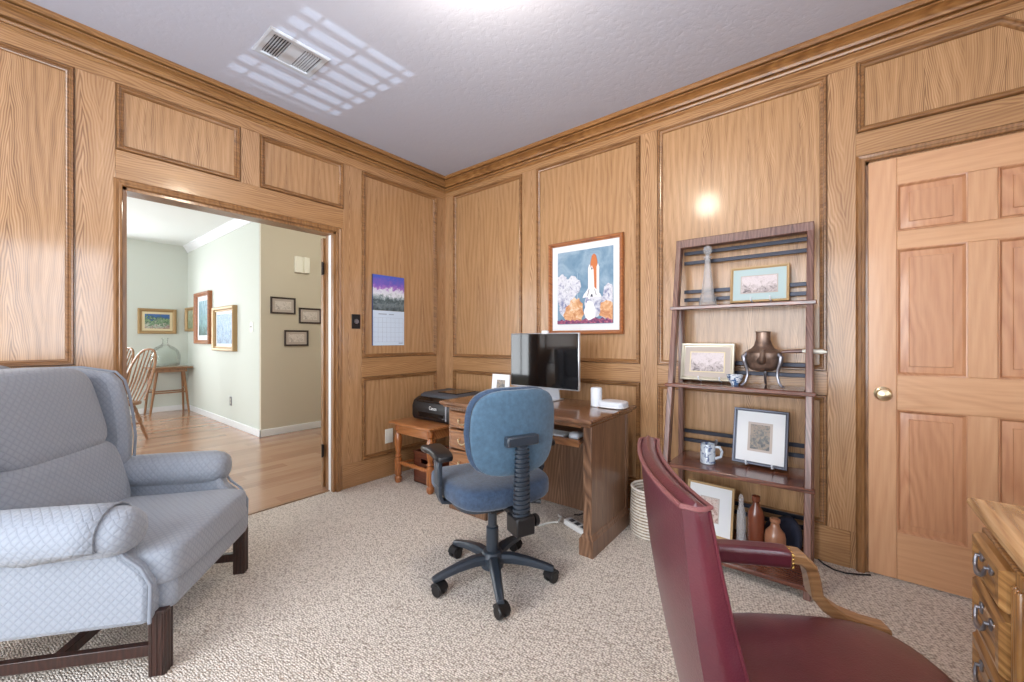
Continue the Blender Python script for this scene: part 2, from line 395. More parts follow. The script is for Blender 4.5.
# left wall
boards(wl,PL,[(-.907,.865,-.122,1.015),(YB,2.53,0,2.63),(-2.333,2.02,-1.062,2.176),(-3.9,.865,-2.478,1.035)],
   [(-.122,zb,-.007,2.53),(-1.062,zb,-.907,2.53),(-1.082,zb,-1.062,2.02),(-2.478,zb,-2.333,2.53),(-1.756,2.176,-1.646,2.53),(YB,zb,-3.9,2.53)],M['railY'],M['stileY'])
panel(wl,PL,rect(-.907,1.015,-.122,2.53),M['mouldY']); panel(wl,PL,rect(-.907,zb,-.122,.865),M['mouldY'])
panel(wl,PL,rect(-2.333,2.176,-1.756,2.53),M['mouldY']); panel(wl,PL,rect(-1.646,2.176,-1.062,2.53),M['mouldY'])
panel(wl,PL,rect(-3.9,1.035,-2.478,2.53),M['mouldY']); panel(wl,PL,rect(-3.9,zb,-2.478,.865),M['mouldY'])
# base boards
mb=MB().box((.0,-.008,0),(3.05,0,zb)).box((4.0,-.008,0),(XR,0,zb)); struct('baseboard_right',mb,M['railX'],bevel=.003)
mb=MB().box((0,-1.068,0),(.008,0,zb)).box((0,YB,0),(.008,-2.333,zb)); struct('baseboard_left',mb,M['railY'],bevel=.003)
# crown: section (out, down)
CR=[(0,.126),(.012,.126),(.020,.116),(.020,.110),(.006,.109),(.006,.102),(.026,.101),(.030,.092),(.026,.084),(.012,.083),(.012,.077),(.034,.076),(.040,.064),(.052,.052),(.068,.044),(.080,.041),(.080,.034),(.062,.033),(.062,.027),(.088,.026),(.096,.014),(.096,0),(0,0)]
def crown(name,P,u0,u1,m,i0,i1,sect=CR,top=H):
    mb=MB(); mb.loft([[P(u0+i0*o,top-d,o) for o,d in sect],[P(u1+i1*o,top-d,o) for o,d in sect]]); return struct(name,mb,m,smooth=12)
crown('trim_1',PL,YB,0,M['crownY'],0,-1); crown('trim_2',PR,0,XR,M['crown'],1,0)
# doorway casing and jamb on the left wall (open at the bottom)
def casing(name,P,u0,u1,top,w,m,mj,d0,d1):
    sec=[(0,0),(0,.014),(.008,.022),(.02,.018),(w-.02,.014),(w-.012,.020),(w-.004,.018),(w,.012),(w,0)]
    mb=MB(); rings=[]
    for k in (0,1,2,3):
        ring=[]
        for o,h in sec:
            q=w-o
            ring.append(P(*[(u0-q,0),(u0-q,top+q),(u1+q,top+q),(u1+q,0)][k],h))
        rings.append(ring)
    mb.loft(rings); o=struct(name,mb,m,smooth=25)
    j=MB(); a,b=P(u0,0,d0),P(u0+.018,top,d1); j.box(a,b); a,b=P(u1-.018,0,d0),P(u1,top,d1); j.box(a,b); a,b=P(u0,top-.018,d0),P(u1,top,d1); j.box(a,b)
    obj('jamb',j,mj,o,bevel=.001); return o
casing('trim_3',PL,DO[0],DO[1],DO[2],.036,M['mouldZ'],M['mouldZ'],-.125,.0)
casing('trim_4',PR,DX[0],DX[1],DX[2],.036,M['mouldZ'],M['mouldZ'],-.12,0)

# six-panel door
mb=MB().box((3.118,.0,.012),(3.931,.036,2.045))
x0,x1=3.118,3.931; f=-.012
door=struct('door_1',mb,M['doorpanel'])
cols=((3.221,3.446),(3.535,3.76+.07)); cols=((3.221,3.446),(3.603,3.828))
cols=((3.221,3.450),(3.540,3.828))
rows=((.238,.828),(.996,1.602),(1.688,1.914))
mm=MB()
for a,b in ((x0,cols[0][0]),(cols[1][1],x1)):
    obj('door_stile',MB().box((a,f,.012),(b,.001,2.045)),M['door'],door,bevel=.003)
for a,b in rows: obj('door_stile',MB().box((cols[0][1],f,a),(cols[1][0],.001,b)),M['door'],door,bevel=.003)
for a,b in ((.012,.238),(.828,.996),(1.602,1.688),(1.914,2.045)):
    obj('door_rail',MB().box((cols[0][0],f,a),(cols[1][1],.001,b)),M['doorrail'],door,bevel=.003)
for c0,c1 in cols:
    for a,b in rows:
        m2=MB().ring(rect(c0,a,c1,b),[(0,.0),(0,.014),(.004,.013),(.010,.004),(.014,-.001)],PR)
        w=.042
        P4=[(c0+.014,a+.014),(c1-.014,a+.014),(c1-.014,b-.014),(c0+.014,b-.014)]
        i4=[(c0+w,a+w),(c1-w,a+w),(c1-w,b-w),(c0+w,b-w)]; j4=[(c0+w+.002,a+w+.002),(c1-w-.002,a+w+.002),(c1-w-.002,b-w-.002),(c0+w+.002,b-w-.002)]
        m2.loft([[PR(u,v,.0005) for u,v in P4],[PR(u,v,.0035) for u,v in i4],[PR(u,v,.0085) for u,v in j4]],True,True)
        obj('raised_panel',m2,M['doorpanel'],door,smooth=20)
kn=obj('door_knob',MB().lathe([(.0,0),(.034,0),(.034,.006),(.026,.012),(.012,.016),(.012,.04),(.024,.046),(.029,.056),(.026,.066),(.014,.071),(.0,.072)][1:-1],axis='Y').v and MB().xf(Matrix.Translation((3.171,-.012,.902))@Matrix.Scale(-1,4,(0,1,0))).lathe([(.004,0),(.034,0),(.034,.006),(.026,.012),(.012,.016),(.012,.04),(.024,.046),(.029,.056),(.026,.066),(.014,.071),(.002,.072)],axis='Y'),M['brasspale'],door)

# open door leaf folded back behind the doorway's right jamb
mb=MB().box((-.168,-1.150,.012),(-.132,-.34,1.96)); d2=struct('door_2',mb,M['mouldZ'],bevel=.002)
for z in (.30,1.72):
    obj('hinge',MB().box((-.136,-1.158,z-.045),(-.122,-1.146,z+.045)).lathe([(.007,z-.05),(.007,z+.05)],c=(-.130,-1.158,0)),M['iron'],d2)
for y in (-1.0,-.7):
    obj('raised_panel',MB().box((-.176,y-.02,.25),(-.17,y+.22,.85)).box((-.176,y-.02,1.0),(-.17,y+.22,1.85)),M['mouldZ'],d2,bevel=.003)
mb=MB().box((-.07,-1.139,0),(-.038,-1.1355,1.97)); struct('trim_5',mb,M['white'])
mb=MB().box((-.072,DO[0]+.018,-.001),(-.050,DO[1]-.02,.005)); struct('trim_6',mb,M['mouldY'])

# unseen walls with the windows that light the room
W1=(-2.85,-1.80,.92,2.32); W2=(-1.47,-.905,.845,2.3)
mb=MB(); ys=[YB-.12,W1[0],W1[1],W2[0],W2[1],.12]
for a,b in ((0,1),(2,3),(4,5)): mb.box((XR,ys[a],0),(XR+.12,ys[b],H))
for w in (W1,W2): mb.box((XR,w[0],0),(XR+.12,w[1],w[2])); mb.box((XR,w[0],w[3]),(XR+.12,w[1],H))
struct('wall_window_side',mb,M['panelY'])
W3=(.7,3.5,.5,2.35)
mb=MB().box((-.06,YB-.12,0),(W3[0],YB,H)).box((W3[1],YB-.12,0),(XR,YB,H)).box((W3[0],YB-.12,0),(W3[1],YB,W3[2])).box((W3[0],YB-.12,W3[3]),(W3[1],YB,H))
struct('wall_behind',mb,M['panelX'])
def window(name,P,u0,u1,v0,v1,nu,nv):
    mb=MB().ring(rect(u0,v0,u1,v1),[(0,-.09),(0,.015),(.05,.015),(.05,-.09)],P)
    o=struct(name,mb,M['white'])
    g=MB()
    for i in range(1,nu): u=u0+(u1-u0)*i/nu; a,b=P(u-.012,v0+.05,-.07),P(u+.012,v1-.05,-.045); g.box(a,b)
    for i in range(1,nv): v=v0+(v1-v0)*i/nv; a,b=P(u0+.05,v-.012,-.07),P(u1-.05,v+.012,-.045); g.box(a,b)
    if g.v: obj('muntin',g,M['white'],o)
    a,b=P(u0+.04,v0+.04,-.060),P(u1-.04,v1-.04,-.056); obj('pane',MB().box(a,b),M['pane'],o)
    return o
PW=lambda u,v,h:(XR-h,u,v); PB=lambda u,v,h:(u,YB+h,v)
window('window_1',PW,*W1,3,3)
mb=MB().ring(rect(*[W2[i] for i in (0,2,1,3)]),[(0,-.09),(0,.015),(.02,.015),(.02,-.09)],PW); w2=struct('window_2',mb,M['white'])
window('fill_window_3',PB,*W3,4,2)  # unseen window added behind the camera for fill light
# second window: slatted blind, bars show on ceiling; panel above added to block light
bl=thing('window_blind','white slatted window blind below an added light-blocking panel on the window wall','blind',(XR-.02,-1.19,.862))
for i in range(9):
    z=.0455*i+.02
    s_=MB().box((-.004,-.277,-.0075),(.004,.274,.0075)); obj('slat',s_,M['white'],bl,loc=(0,0,z))
for y in (-.985,-1.178,-1.377): obj('ladder_tape',MB().box((-.012,y+1.19-.008,-.005),(-.009,y+1.19+.008,.41)),M['white'],bl)
sh=obj('light_blocker',MB().box((XR-.06,-1.49,1.262),(XR-.055,-.89,2.29)).lathe([(.025,-1.5),(.025,-.88)],c=(XR-.06,0,2.26),axis='Y').box((XR-.066,-1.49,1.252),(XR-.05,-.89,1.268)),M['cream'])
tag(sh,'cream roller panel added to block light through the upper window','light blocker')

# ------------------------------------------------------------------ dining room beyond the doorway
struct('floor_dining',MB().box((-5.6,-4.6,-.06),(-.06,1.3,0)),M['laminate'])
struct('ceiling_dining',MB().box((-5.6,-4.7,H),(-.12,1.3,H+.08)),M['dceiling'])
DW=(-2.75,-1.56,.75,2.28)
mb=MB().box((-5.62,-4.6,0),(-5.5,DW[0],H)).box((-5.62,DW[1],0),(-5.5,-.7,H)).box((-5.62,DW[0],0),(-5.5,DW[1],DW[2])).box((-5.62,DW[0],DW[3]),(-5.5,DW[1],H))
struct('wall_dining_far',mb,M['dwall'])
struct('wall_dining_side',MB().box((-5.5,-.8,0),(-2.41,-.7,H)),M['dwall'])
struct('wall_hall',MB().box((-2.45,-.798,0),(-2.37,1.3,H)),M['dtan'])
struct('wall_hall_end',MB().box((-2.45,1.3,0),(-.06,1.4,H)),M['dtan'])
SW=(-4.6,-1.2,.4,2.3)
mb=MB().box((-5.62,-4.7,0),(SW[0],-4.6,H)).box((SW[1],-4.7,0),(-.06,-4.6,H)).box((SW[0],-4.7,0),(SW[1],-4.6,SW[2])).box((SW[0],-4.7,SW[3]),(SW[1],-4.6,H))
struct('wall_dining_behind',mb,M['dwall'])
PD=lambda u,v,h:(-5.5+h,u,v); PS=lambda u,v,h:(u,-4.6+h,v); PG=lambda u,v,h:(u,-.8-h,v); PT=lambda u,v,h:(-2.37+h,u,v)
window('window_4',PD,*DW,2,2); window('window_5',PS,*SW,4,2)
CW=[(0,.10),(.012,.10),(.016,.085),(.05,.045),(.062,.03),(.075,.02),(.075,0),(0,0)]
crown('trim_7',PG,-5.5,-2.37,M['white'],1,1,CW)
mb=MB().box((-5.5,-.815,0),(-2.355,-.8,.085)); struct('baseboard_dining_side',mb,M['white'],bevel=.004)
mb=MB().box((-2.37,-.815,0),(-2.355,1.3,.085)); struct('baseboard_hall',mb,M['white'],bevel=.004)
mb=MB().box((-5.5,-4.6,0),(-5.485,-.8,.085)); struct('baseboard_dining_far',mb,M['white'],bevel=.004)

# ------------------------------------------------------------------ framed pictures
def picture(name,label,group,loc,rot,w,h,fw,fd,fm,layers,tilt=0,cat='picture',glass=True):
    """hangs or stands with its back at y = 0 and its bottom edge at z = 0; layers = [(inset, material, part name)]"""
    t=thing(name,label,cat,loc,rot,group); t.rotation_euler=(tilt,0,rot)
    P=lambda u,v,d:(u,-d,v)
    obj('frame',MB().ring(rect(-w/2,0,w/2,h),[(0,0),(0,fd*.8),(fw*.15,fd),(fw*.6,fd*.9),(fw*.8,fd*.6),(fw,fd*.55),(fw,0)],P),fm,t,smooth=30)
    d=fd*.3
    for ins,m,nm in layers:
        mats=m if isinstance(m,list) else [m]
        a,b=P(-w/2+ins,ins,0.001),P(w/2-ins,h-ins,d); obj(nm,MB().box(a,b),mats,t); d+=.0015
    return t
gdin='paintings in the dining room'
picture('framed_painting','small gold-framed garden painting on the far wall above the glass jug',None,(-5.5,-1.188,1.258),PI/2,.475,.40,.05,.03,M['frame_gold'],[(.045,M['matcream'],'mat_board'),(.085,M['a_garden'],'artwork')])
picture('framed_painting','smallest brown-framed painting nearest the corner of the green wall',None,(-5.22,-.8,1.30),0,.50,.39,.05,.05,M['frame_gold'],[(.045,M['a_green'],'artwork')])
picture('framed_painting','tall narrow framed landscape between two smaller paintings on the green wall',None,(-4.55,-.8,1.10),0,.72,.79,.06,.06,M['frame_oak'],[(.055,M['matboard'],'mat_board'),(.13,M['a_tall'],'artwork')])
picture('framed_painting','gold-framed blue painting nearest the outside corner of the green wall',None,(-3.58,-.8,1.01),0,.86,.61,.06,.06,M['frame_gold'],[(.055,M['matboard'],'mat_board'),(.10,M['a_blue'],'artwork')])
for lab,y0,y1,z0,z1 in (('dark-framed sketch highest and leftmost of three on the beige hall wall',-.695,-.405,1.485,1.69),('dark-framed sketch at the right of three on the beige hall wall',-.362,-.078,1.375,1.575),('dark-framed sketch lowest of three on the beige hall wall',-.537,-.245,1.085,1.285)):
    picture('framed_sketch',lab,'sketches on the hall wall',(-2.37,(y0+y1)/2,z0),PI/2,y1-y0,z1-z0,.02,.02,M['frame_dark'],[(.018,M['mattan'],'mat_board'),(.05,M['a_sketch'],'artwork')])

# the launch painting above the desk
sp=picture('framed_painting','oak-framed rocket launch painting hanging above the desk',None,(1.533,-.001,1.205),0,.618,.709,.03,.032,M['frame_oak'],[(.028,M['matboard'],'mat_board'),(.078,M['a_sky'],'artwork')])
def blob(cx,cz,rx,rz,n=22,j=.25,seed=1):
    r=random.Random(seed); return [(cx+rx*math.cos(2*PI*k/n)*(1-j*r.random()),cz+rz*math.sin(2*PI*k/n)*(1-j*r.random())) for k in range(n)]
mb=MB(); y=lambda k:-.0128-.0004*k
NF=[0]
def flat(poly,k,mi):
    NF[0]+=1; k=NF[0]*.9; mb.mat(mi).prism([(max(-.228,min(.228,a)),max(.081,min(.628,b))) for a,b in poly],-.0125,y(k))
flat([(-.06,.12),(-.058,.46),(-.055,.46),(-.053,.12)],1,5)
for k,(cx,cz,rx,rz) in enumerate(((-.16,.30,.09,.14),(-.10,.36,.08,.09),(-.19,.38,.06,.09),(.20,.27,.06,.11),(.17,.20,.07,.09),(-.12,.2,.1,.1))): flat(blob(cx,cz,rx,rz,seed=k+3),2,1)
for k,(cx,cz,rx,rz) in enumerate(((-.07,.18,.075,.11),(-.12,.15,.06,.08),(.17,.18,.08,.07),(.21,.16,.06,.08))): flat(blob(cx,cz,rx,rz,seed=k+20),3,2)
flat(blob(.07,.23,.075,.15,seed=40),4,1); flat(blob(.05,.16,.05,.1,seed=41),4,4)
flat([(.055,.30),(.108,.30),(.108,.53),(.098,.575),(.082,.59),(.066,.575),(.055,.53)],5,3)       # orange tank
flat([(.036,.26),(.056,.26),(.056,.49),(.046,.515),(.036,.49)],6,4); flat([(.104,.27),(.124,.27),(.124,.49),(.114,.515),(.104,.49)],6,4)
flat([(.02,.275),(-.01,.27),(.0,.295),(.045,.345),(.052,.47),(.066,.505),(.08,.47),(.086,.345),(.135,.29),(.143,.268),(.1,.275),(.06,.27)],7,4)  # winged orbiter
flat([(.058,.475),(.066,.492),(.075,.475)],8,6); flat([(.03,.285),(.035,.285),(.046,.33),(.043,.335)],8,6); flat([(.1,.285),(.104,.285),(.09,.33),(.087,.33)],8,6); flat([(.055,.275),(.076,.275),(.07,.295),(.062,.295)],8,6)
flat([(-.228,.08)]+[(-.228+.456*k/24,.10+.025*random.random()) for k in range(25)]+[(.228,.08)],9,0)
obj('painted_scene',mb,[M['a_shrub'],M['a_smoke'],M['a_fire'],M['p_orange'],M['p_white'],M['p_tower'],M['p_dark']],sp)

# calendar on the left wall
cal=thing('wall_calendar','hanging calendar with purple mountain photo on the left wall','calendar',(.0035,-.652,1.117),PI/2)
obj('photo_page',MB().box((-.157,-.004,.295),(.157,0,.592)),[M['a_calendar']],cal)
obj('date_page',MB().box((-.157,-.004,0),(.157,0,.294)),[M['paper']],cal)
g=MB()
for i in range(8): x=-.145+i*.29/7; g.box((x-.0006,-.0046,.03),(x+.0006,-.004,.235))
for i in range(6): z=.03+i*.041; g.box((-.145,-.0046,z-.0006),(.145,-.004,z+.0006))
for a,b,z in ((-.10,-.02,.265),(.0,.05,.265),(.1,.145,.018)): g.box((a,-.0046,z-.004),(b,-.004,z+.004))
obj('printed_grid',g,M['ink'],cal); obj('binding',MB().box((-.159,-.006,0),(-.154,0,.592)),M['blueedge'],cal)

# switches, outlets, chime
def plate(name,label,cat,loc,rot,w,h,mp,mt,kind,d=.007):
    t=thing(name,label,cat,loc,rot)
    obj('cover_plate',MB().box((-w/2,-d,-h/2),(w/2,0,h/2)),mp,t,bevel=.002)
    if kind=='switch': obj('toggle',MB().box((-.005,-d-.010,-.009),(.005,-d+.001,.011)),mt,t,bevel=.002)
    if kind=='dial': obj('dial',MB().lathe([(.017,-d-.012),(.019,-d-.004),(.019,-d+.001)],axis='Y'),mt,t)
    if kind=='outlet':
        for z in (-.02,.02): obj('socket',MB().lathe([(.014,-d-.002),(.015,-d+.001)],c=(0,0,z),axis='Y',n=16),mt,t)
    return t
plate('light_switch','black wall switch plate between the doorway and the calendar','switch',(.012,-.96,1.31),PI/2,.072,.115,M['black'],M['pewter'],'dial')
plate('wall_outlet','cream wall outlet low beside the small printer table','outlet',(0.001,-.648,.342),PI/2,.075,.12,M['cream'],M['cream'],'outlet')
plate('light_switch','small white switch on the green wall near the outside corner','switch',(-2.644,-.8,1.322),0,.075,.12,M['cream'],M['iron'],'switch')
plate('wall_outlet','pale outlet low on the green dining wall','outlet',(-3.395,-.8,.335),0,.075,.12,M['pewter'],M['cream'],'outlet')
ch=thing('door_chime','white door chime box high on the beige hall wall','chime',(-2.37,-.326,2.02),PI/2)
obj('cover',MB().box((-.085,-.045,0),(-.015,0,.205)).box((.015,-.045,0),(.085,0,.205)).box((-.09,-.02,.0),(.09,0,.205)),M['cream'],ch,bevel=.004)
# ceiling vent
v=thing('ceiling_vent','white slotted air vent in the ceiling above the doorway','vent',(.683,-1.724,H))
obj('frame',MB().ring(rect(-.125,-.152,.125,.152),[(0,0),(0,.004),(.008,.010),(.03,.010),(.036,.0)],lambda u,w,h:(u,w,-h)),M['vent'],v)
obj('backing',MB().box((-.095,-.12,-.0015),(.095,.12,-.0005)),M['black'],v)
obj('divider_plate',MB().box((-.09,-.04,-.009),(.09,.03,-.003)),M['vent'],v)
for i in range(6):
    for y0 in (-.112,.040):
        yy=y0+i*.0128
        obj('slat',MB().xf(Matrix.Translation((0,yy,-.006))@Matrix.Rotation(.5 if y0<0 else -.9,4,'X')).box((-.088,-.0045,-.0008),(.088,.0045,.0008)),M['vent'],v)
# flush ceiling light
cl=thing('ceiling_light','round flush ceiling light with a glass dome','ceiling light',(2.0,-1.65,H))
obj('base',MB().lathe([(.17,0),(.17,-.02),(.15,-.03)]),M['brass'],cl)
obj('glass_dome',MB().lathe([(.15,-.03),(.148,-.06),(.12,-.09),(.07,-.11),(.01,-.116)]),M['bulb'],cl)

# ------------------------------------------------------------------ dining furniture
t=thing('side_table','narrow wooden side table with splayed legs in the dining corner','table',(-5.26,-1.09,0))
obj('tabletop',MB().box((-.2,-.27,.712),(.18,.27,.735)),M['windsor'],t,bevel=.004)
obj('apron',MB().box((-.18,-.2,.655),(.14,.2,.712)),M['windsor'],t,bevel=.003)
L=[((-.15,-.2,.7),(-.2,-.255,0)),((-.15,.2,.7),(-.2,.225,0)),((.10,-.16,.7),(.14,-.25,0)),((.10,.16,.7),(.14,.225,0))]
for a,b in L: obj('leg',MB().tube([a,b],[.02,.014],8),M['windsor'],t)
for k in (0,2):
    A=[Vector(L[k+i][0]).lerp(Vector(L[k+i][1]),.52) for i in (0,1)]; obj('stretcher',MB().tube(A,.011,8),M['windsor'],t)
for k in (0,1):
    A=[Vector(L[k+i][0]).lerp(Vector(L[k+i][1]),.45) for i in (0,2)]; obj('stretcher',MB().tube(A,.011,8),M['windsor'],t)
j=obj('glass_demijohn',MB().lathe([(.06,0),(.15,.004),(.178,.03),(.19,.1),(.19,.18),(.17,.25),(.12,.31),(.06,.345),(.036,.37),(.034,.43),(.046,.44),(.046,.452),(.032,.456),(.028,.44),(.028,.37),(.05,.338),(.115,.3),(.162,.245),(.183,.18),(.183,.1),(.172,.034),(.14,.01),(.04,.008)],c=(-5.27,-1.135,.7355),n=36),M['greenglass'],smooth=60)
tag(j,'large clear green glass demijohn on the dining side table','jug')

def windsor():
    t=thing('windsor_chair','bow-back wooden chair nearest the doorway in the dining room','chair')
    def dish(x,y,z): return (x,y*(1+.12*(x/.22)),z-.010*(1-min(1,(x/.2)**2+(y/.2)**2)) if z>0 else z)
    obj('seat',MB().sell((0,0,.435),(.22,.225,.022),.35,.6,32,10,dish),M['windsor'],t)
    for sx,sy,b in ((.13,.14,(.20,.20)),(.13,-.14,(.20,-.20)),(-.12,.12,(-.22,.19)),(-.12,-.12,(-.22,-.19))):
        P0=Vector((sx,sy,.43)); P1=Vector((b[0],b[1],0)); pts=[P0.lerp(P1,k/12) for k in range(13)]
        obj('leg',MB().tube(pts,[.012,.014,.019,.015,.022,.024,.020,.013,.020,.019,.017,.014,.012],10),M['windsor'],t)
    for sy in (1,-1): obj('stretcher',MB().tube([(.17,.172*sy,.2),(0,.17*sy,.2),(-.17,.158*sy,.2)],[.008,.014,.008],8),M['windsor'],t)
    obj('stretcher',MB().tube([(0,.17,.2),(0,0,.2),(0,-.17,.2)],[.008,.014,.008],8),M['windsor'],t)
    bow=[]
    for k in range(21):
        a=PI*k/20; yy=.20*math.copysign(abs(math.cos(a))**.75,math.cos(a)); zz=.46+.59*abs(math.sin(a))**.7
        bow.append((-.18-.33*(zz-.45),yy,zz))
    obj('bow',MB().tube(bow,.013,8),M['windsor'],t)
    for k in range(-3,4):
        y0=.045*k; y1=.055*k; zz=.46+.585*(1-(abs(y1)/.205)**2.2)**.5 if abs(y1)<.2 else .8
        obj('spindle',MB().tube([(-.17,y0,.445),(-.17-.13*(zz-.45)-.02,(y0+y1)/2,(.45+zz)/2-.05),(-.18-.33*(zz-.45),y1,zz)],[.007,.010,.006],8),M['windsor'],t)
    return t
wch=windsor(); wch.location=(-3.36,-1.95,0); wch.rotation_euler=(0,0,-1.1)
dup(wch,(-4.30,-2.02,0),-1.2,'bow-back wooden chair farther from the doorway, behind the nearer one')

# ------------------------------------------------------------------ wing armchair
ac=thing('wing_armchair','blue-grey quilted wing armchair with dark carved legs','armchair',(.674,-2.421,0),math.radians(50.5))
F=M['fabric']
def squarish(c,r,e1=.35,e2=.35,fn=None,n=44,m=24): return MB().sell(c,r,e1,e2,n,m,fn)
obj('seat_frame',MB().box((-.40,-.315,.205),(.385,.315,.345)),F,ac,bevel=.03)
# T-shaped front seat cushion
def tcush(x,y,z):
    k=1/(1+math.exp(-(x-.10)*40)); return (x,y*(.84+.16*k)-.025*k,z+(.014*math.cos(y*4)*math.cos(x*3) if z>0 else 0))
obj('seat_cushion',squarish((.08,0,.368),(.325,.318,.072),.3,.22,tcush),F,ac)
# back: lumbar and head pillows, and outer back
def lean(x,y,z): return (x-.28*z+.03*math.cos(y*4.0),y,z)
obj('lumbar_cushion',squarish((-.225,0,.560),(.10,.285,.165),.42,.28,lean),F,ac)
obj('head_cushion',squarish((-.315,0,.865),(.105,.262,.185),.40,.28,lean),F,ac)
obj('outer_back',MB().loft([[(-.33-.27*(z-.25),-w,z),(-.33-.27*(z-.25),w,z),(-.42-.27*(z-.25),w,z),(-.42-.27*(z-.25),-w,z)] for z,w in ((.215,.315),(.5,.325),(.9,.325),(1.02,.30),(1.055,.24))]),F,ac,bevel=.025)
def armparts(s):
    # scrolled arm: outer panel, roll with rounded front
    rings=[]; n=28; dx_=-.045 if s>0 else -.012
    for x,k in ((-.30,.92),(-.2,.98),(0,1.04),(.16,1.06),(.25,1.05),(.285,.94),(.308,.74),(.318,.4)):
        rings.append([(x+dx_,s*.352+k*.082*math.cos(2*PI*j/n)*(1.0),.518+k*.070*math.sin(2*PI*j/n)+.012*max(0,math.sin(2*PI*j/n))) for j in range(n)])
    obj('armrest',MB().loft(rings),F,ac,smooth=60)
    pan=[(-.40,.20),(.34,.20),(.345,.34),(.315,.40),(.27,.44),(.25,.50),(-.40,.50)]
    obj('side_panel',MB().prism(pan,s*.295,s*.372),F,ac,bevel=.02)
    obj('panel_welt',MB().tube([(.347,s*.374,.21),(.35,s*.374,.34),(.32,s*.374,.40),(.275,s*.374,.44),(.252,s*.374,.475)],.006,8),M['welt'],ac)
    # wing
    out=[(-.155,.50),(-.135,.60),(-.13,.70),(-.14,.80),(-.155,.90),(-.175,.97),(-.21,1.01),(-.35,1.035),(-.54,1.03),(-.50,.9),(-.42,.6),(-.40,.50)]
    m2=MB().prism(out,s*.275,s*.352); o=obj('wing',m2,F,ac,bevel=.028)
    obj('wing_welt',MB().tube([(a+.002,s*.345,b) for a,b in out[:9]],.006,8),M['welt'],ac)
for s in (1,-1): armparts(s)
# slip-on arm cover sagging on the near arm
rings=[]
for x in (-.30,-.2,-.08,.05,.16,.235):
    ring=[]
    for k in range(17):
        a=PI*(-.18+1.36*k/16); sag=.012*math.sin(x*19+k)
        ring.append((x,-.352+(.098+.2*max(0,sag))*math.cos(a),.518+.090*math.sin(a)+(sag if k in (0,16) else 0)+.006))
    rings.append(ring)
mb=MB().loft(rings,closed=False); o=obj('arm_cover',mb,F,ac,smooth=60); so=o.modifiers.new('thick','SOLIDIFY'); so.thickness=.006
for sx,sy in ((.345,.31),(.345,-.31),(-.36,.30),(-.36,-.30)):
    mb=MB().box((sx-.025,sy-.025,0),(sx+.025,sy+.025,.225))
    for k in (-.016,0,.016): mb.box((sx+.023,sy+k-.003,.0),(sx+.0275,sy+k+.003,.215)); mb.box((sx+k-.003,sy-.0275,0),(sx+k+.003,sy+.0275,.215))
    obj('leg',mb,M['mahog'],ac,bevel=.002)
for s in (1,-1): obj('stretcher',MB().box((-.36,s*.305-.012,.06),(.345,s*.305+.012,.10)),M['mahog'],ac,bevel=.002)
obj('stretcher',MB().box((.02,-.30,.062),(.05,.30,.098)),M['mahog'],ac,bevel=.002)

# ------------------------------------------------------------------ office chair
oc=thing('office_chair','blue fabric swivel office chair on five black casters before the desk','chair',(1.676,-1.205,0),math.radians(158))
BP=M['chairplastic']
obj('gas_column',MB().lathe([(.036,.09),(.036,.12),(.030,.125),(.030,.25),(.022,.255),(.022,.37),(.03,.375),(.03,.40)]),BP,oc)
obj('hub',MB().lathe([(.03,.055),(.055,.06),(.058,.115),(.045,.135),(.03,.14)]),BP,oc)
for k in range(5):
    a=math.radians(-42-158+72*k); c,s=math.cos(a),math.sin(a)
    R=Matrix.Rotation(a,4,'Z')
    secs=[(.03,.105,.030,.020),(.10,.108,.026,.020),(.18,.098,.022,.017),(.26,.080,.019,.014),(.30,.070,.017,.010)]
    mb=MB().xf(R).loft([[(x,-w,z-h),(x,w,z-h),(x,w*1.0,z+h*.3),(x,w*.6,z+h),(x,-w*.6,z+h),(x,-w,z+h*.3)] for x,z,w,h in secs])
    obj('star_leg',mb,BP,oc,bevel=.003)
    ca=a+.5+k*.4
    Rc=Matrix.Translation(((.278*c),(.278*s),0))@Matrix.Rotation(ca,4,'Z')
    w=MB().xf(Rc)
    for q in (-.016,.016): w.lathe([(.008,q-.011),(.024,q-.011),(.028,q-.007),(.028,q+.007),(.024,q+.011),(.008,q+.011)],c=(.014,0,.028),axis='Y',n=20)
    w.lathe([(.009,.03),(.009,.068)],n=10)
    w.loft([[(.014+.034*math.cos(b),yy,.030+.034*math.sin(b)) for b in [PI*.05+PI*.9*i/8 for i in range(9)]] for yy in (-.024,.024)],True,True)
    obj('caster',w,M['black'],oc)
def wfall(x,y,z):
    return (x,y*(1-.06*(x<0)*(-x/.24)),z-.05*max(0,(x-.12)/.13)**2*.6+.012*(y/.24)**2)
obj('seat_cushion',MB().sell((.03,0,.462),(.25,.255,.058),.45,.45,40,18,wfall),M['blue'],oc)
obj('seat_pan',MB().sell((.03,0,.425),(.215,.22,.03),.4,.45,32,10),BP,oc)
obj('tilt_mechanism',MB().box((-.14,-.075,.375),(.10,.075,.43)).box((-.30,-.035,.40),(-.1,.035,.43)),M['black'],oc,bevel=.008)
obj('adjust_lever',MB().tube([(-.02,-.06,.40),(-.03,-.20,.395),(-.05,-.27,.385)],[.007,.007,.011],8),M['black'],oc)
obj('adjust_lever',MB().tube([(-.13,-.06,.41),(-.17,-.17,.40)],[.007,.012],8),M['black'],oc)
bx=-.245
obj('spine_box',MB().box((bx-.075,-.045,.335),(bx+.02,.045,.415)),M['black'],oc,bevel=.008)
obj('spine_knob',MB().lathe([(.022,-.085),(.026,-.08),(.026,-.065),(.012,-.06),(.012,-.04)],c=(bx-.03,0,.375),axis='Y',n=12),M['black'],oc)
pr=[]
for i in range(15):
    z=.415+i*.0195; pr+=[(.046-.0006*i,z),(.046-.0006*i,z+.009),(.036-.0006*i,z+.0115),(.036-.0006*i,z+.017)]
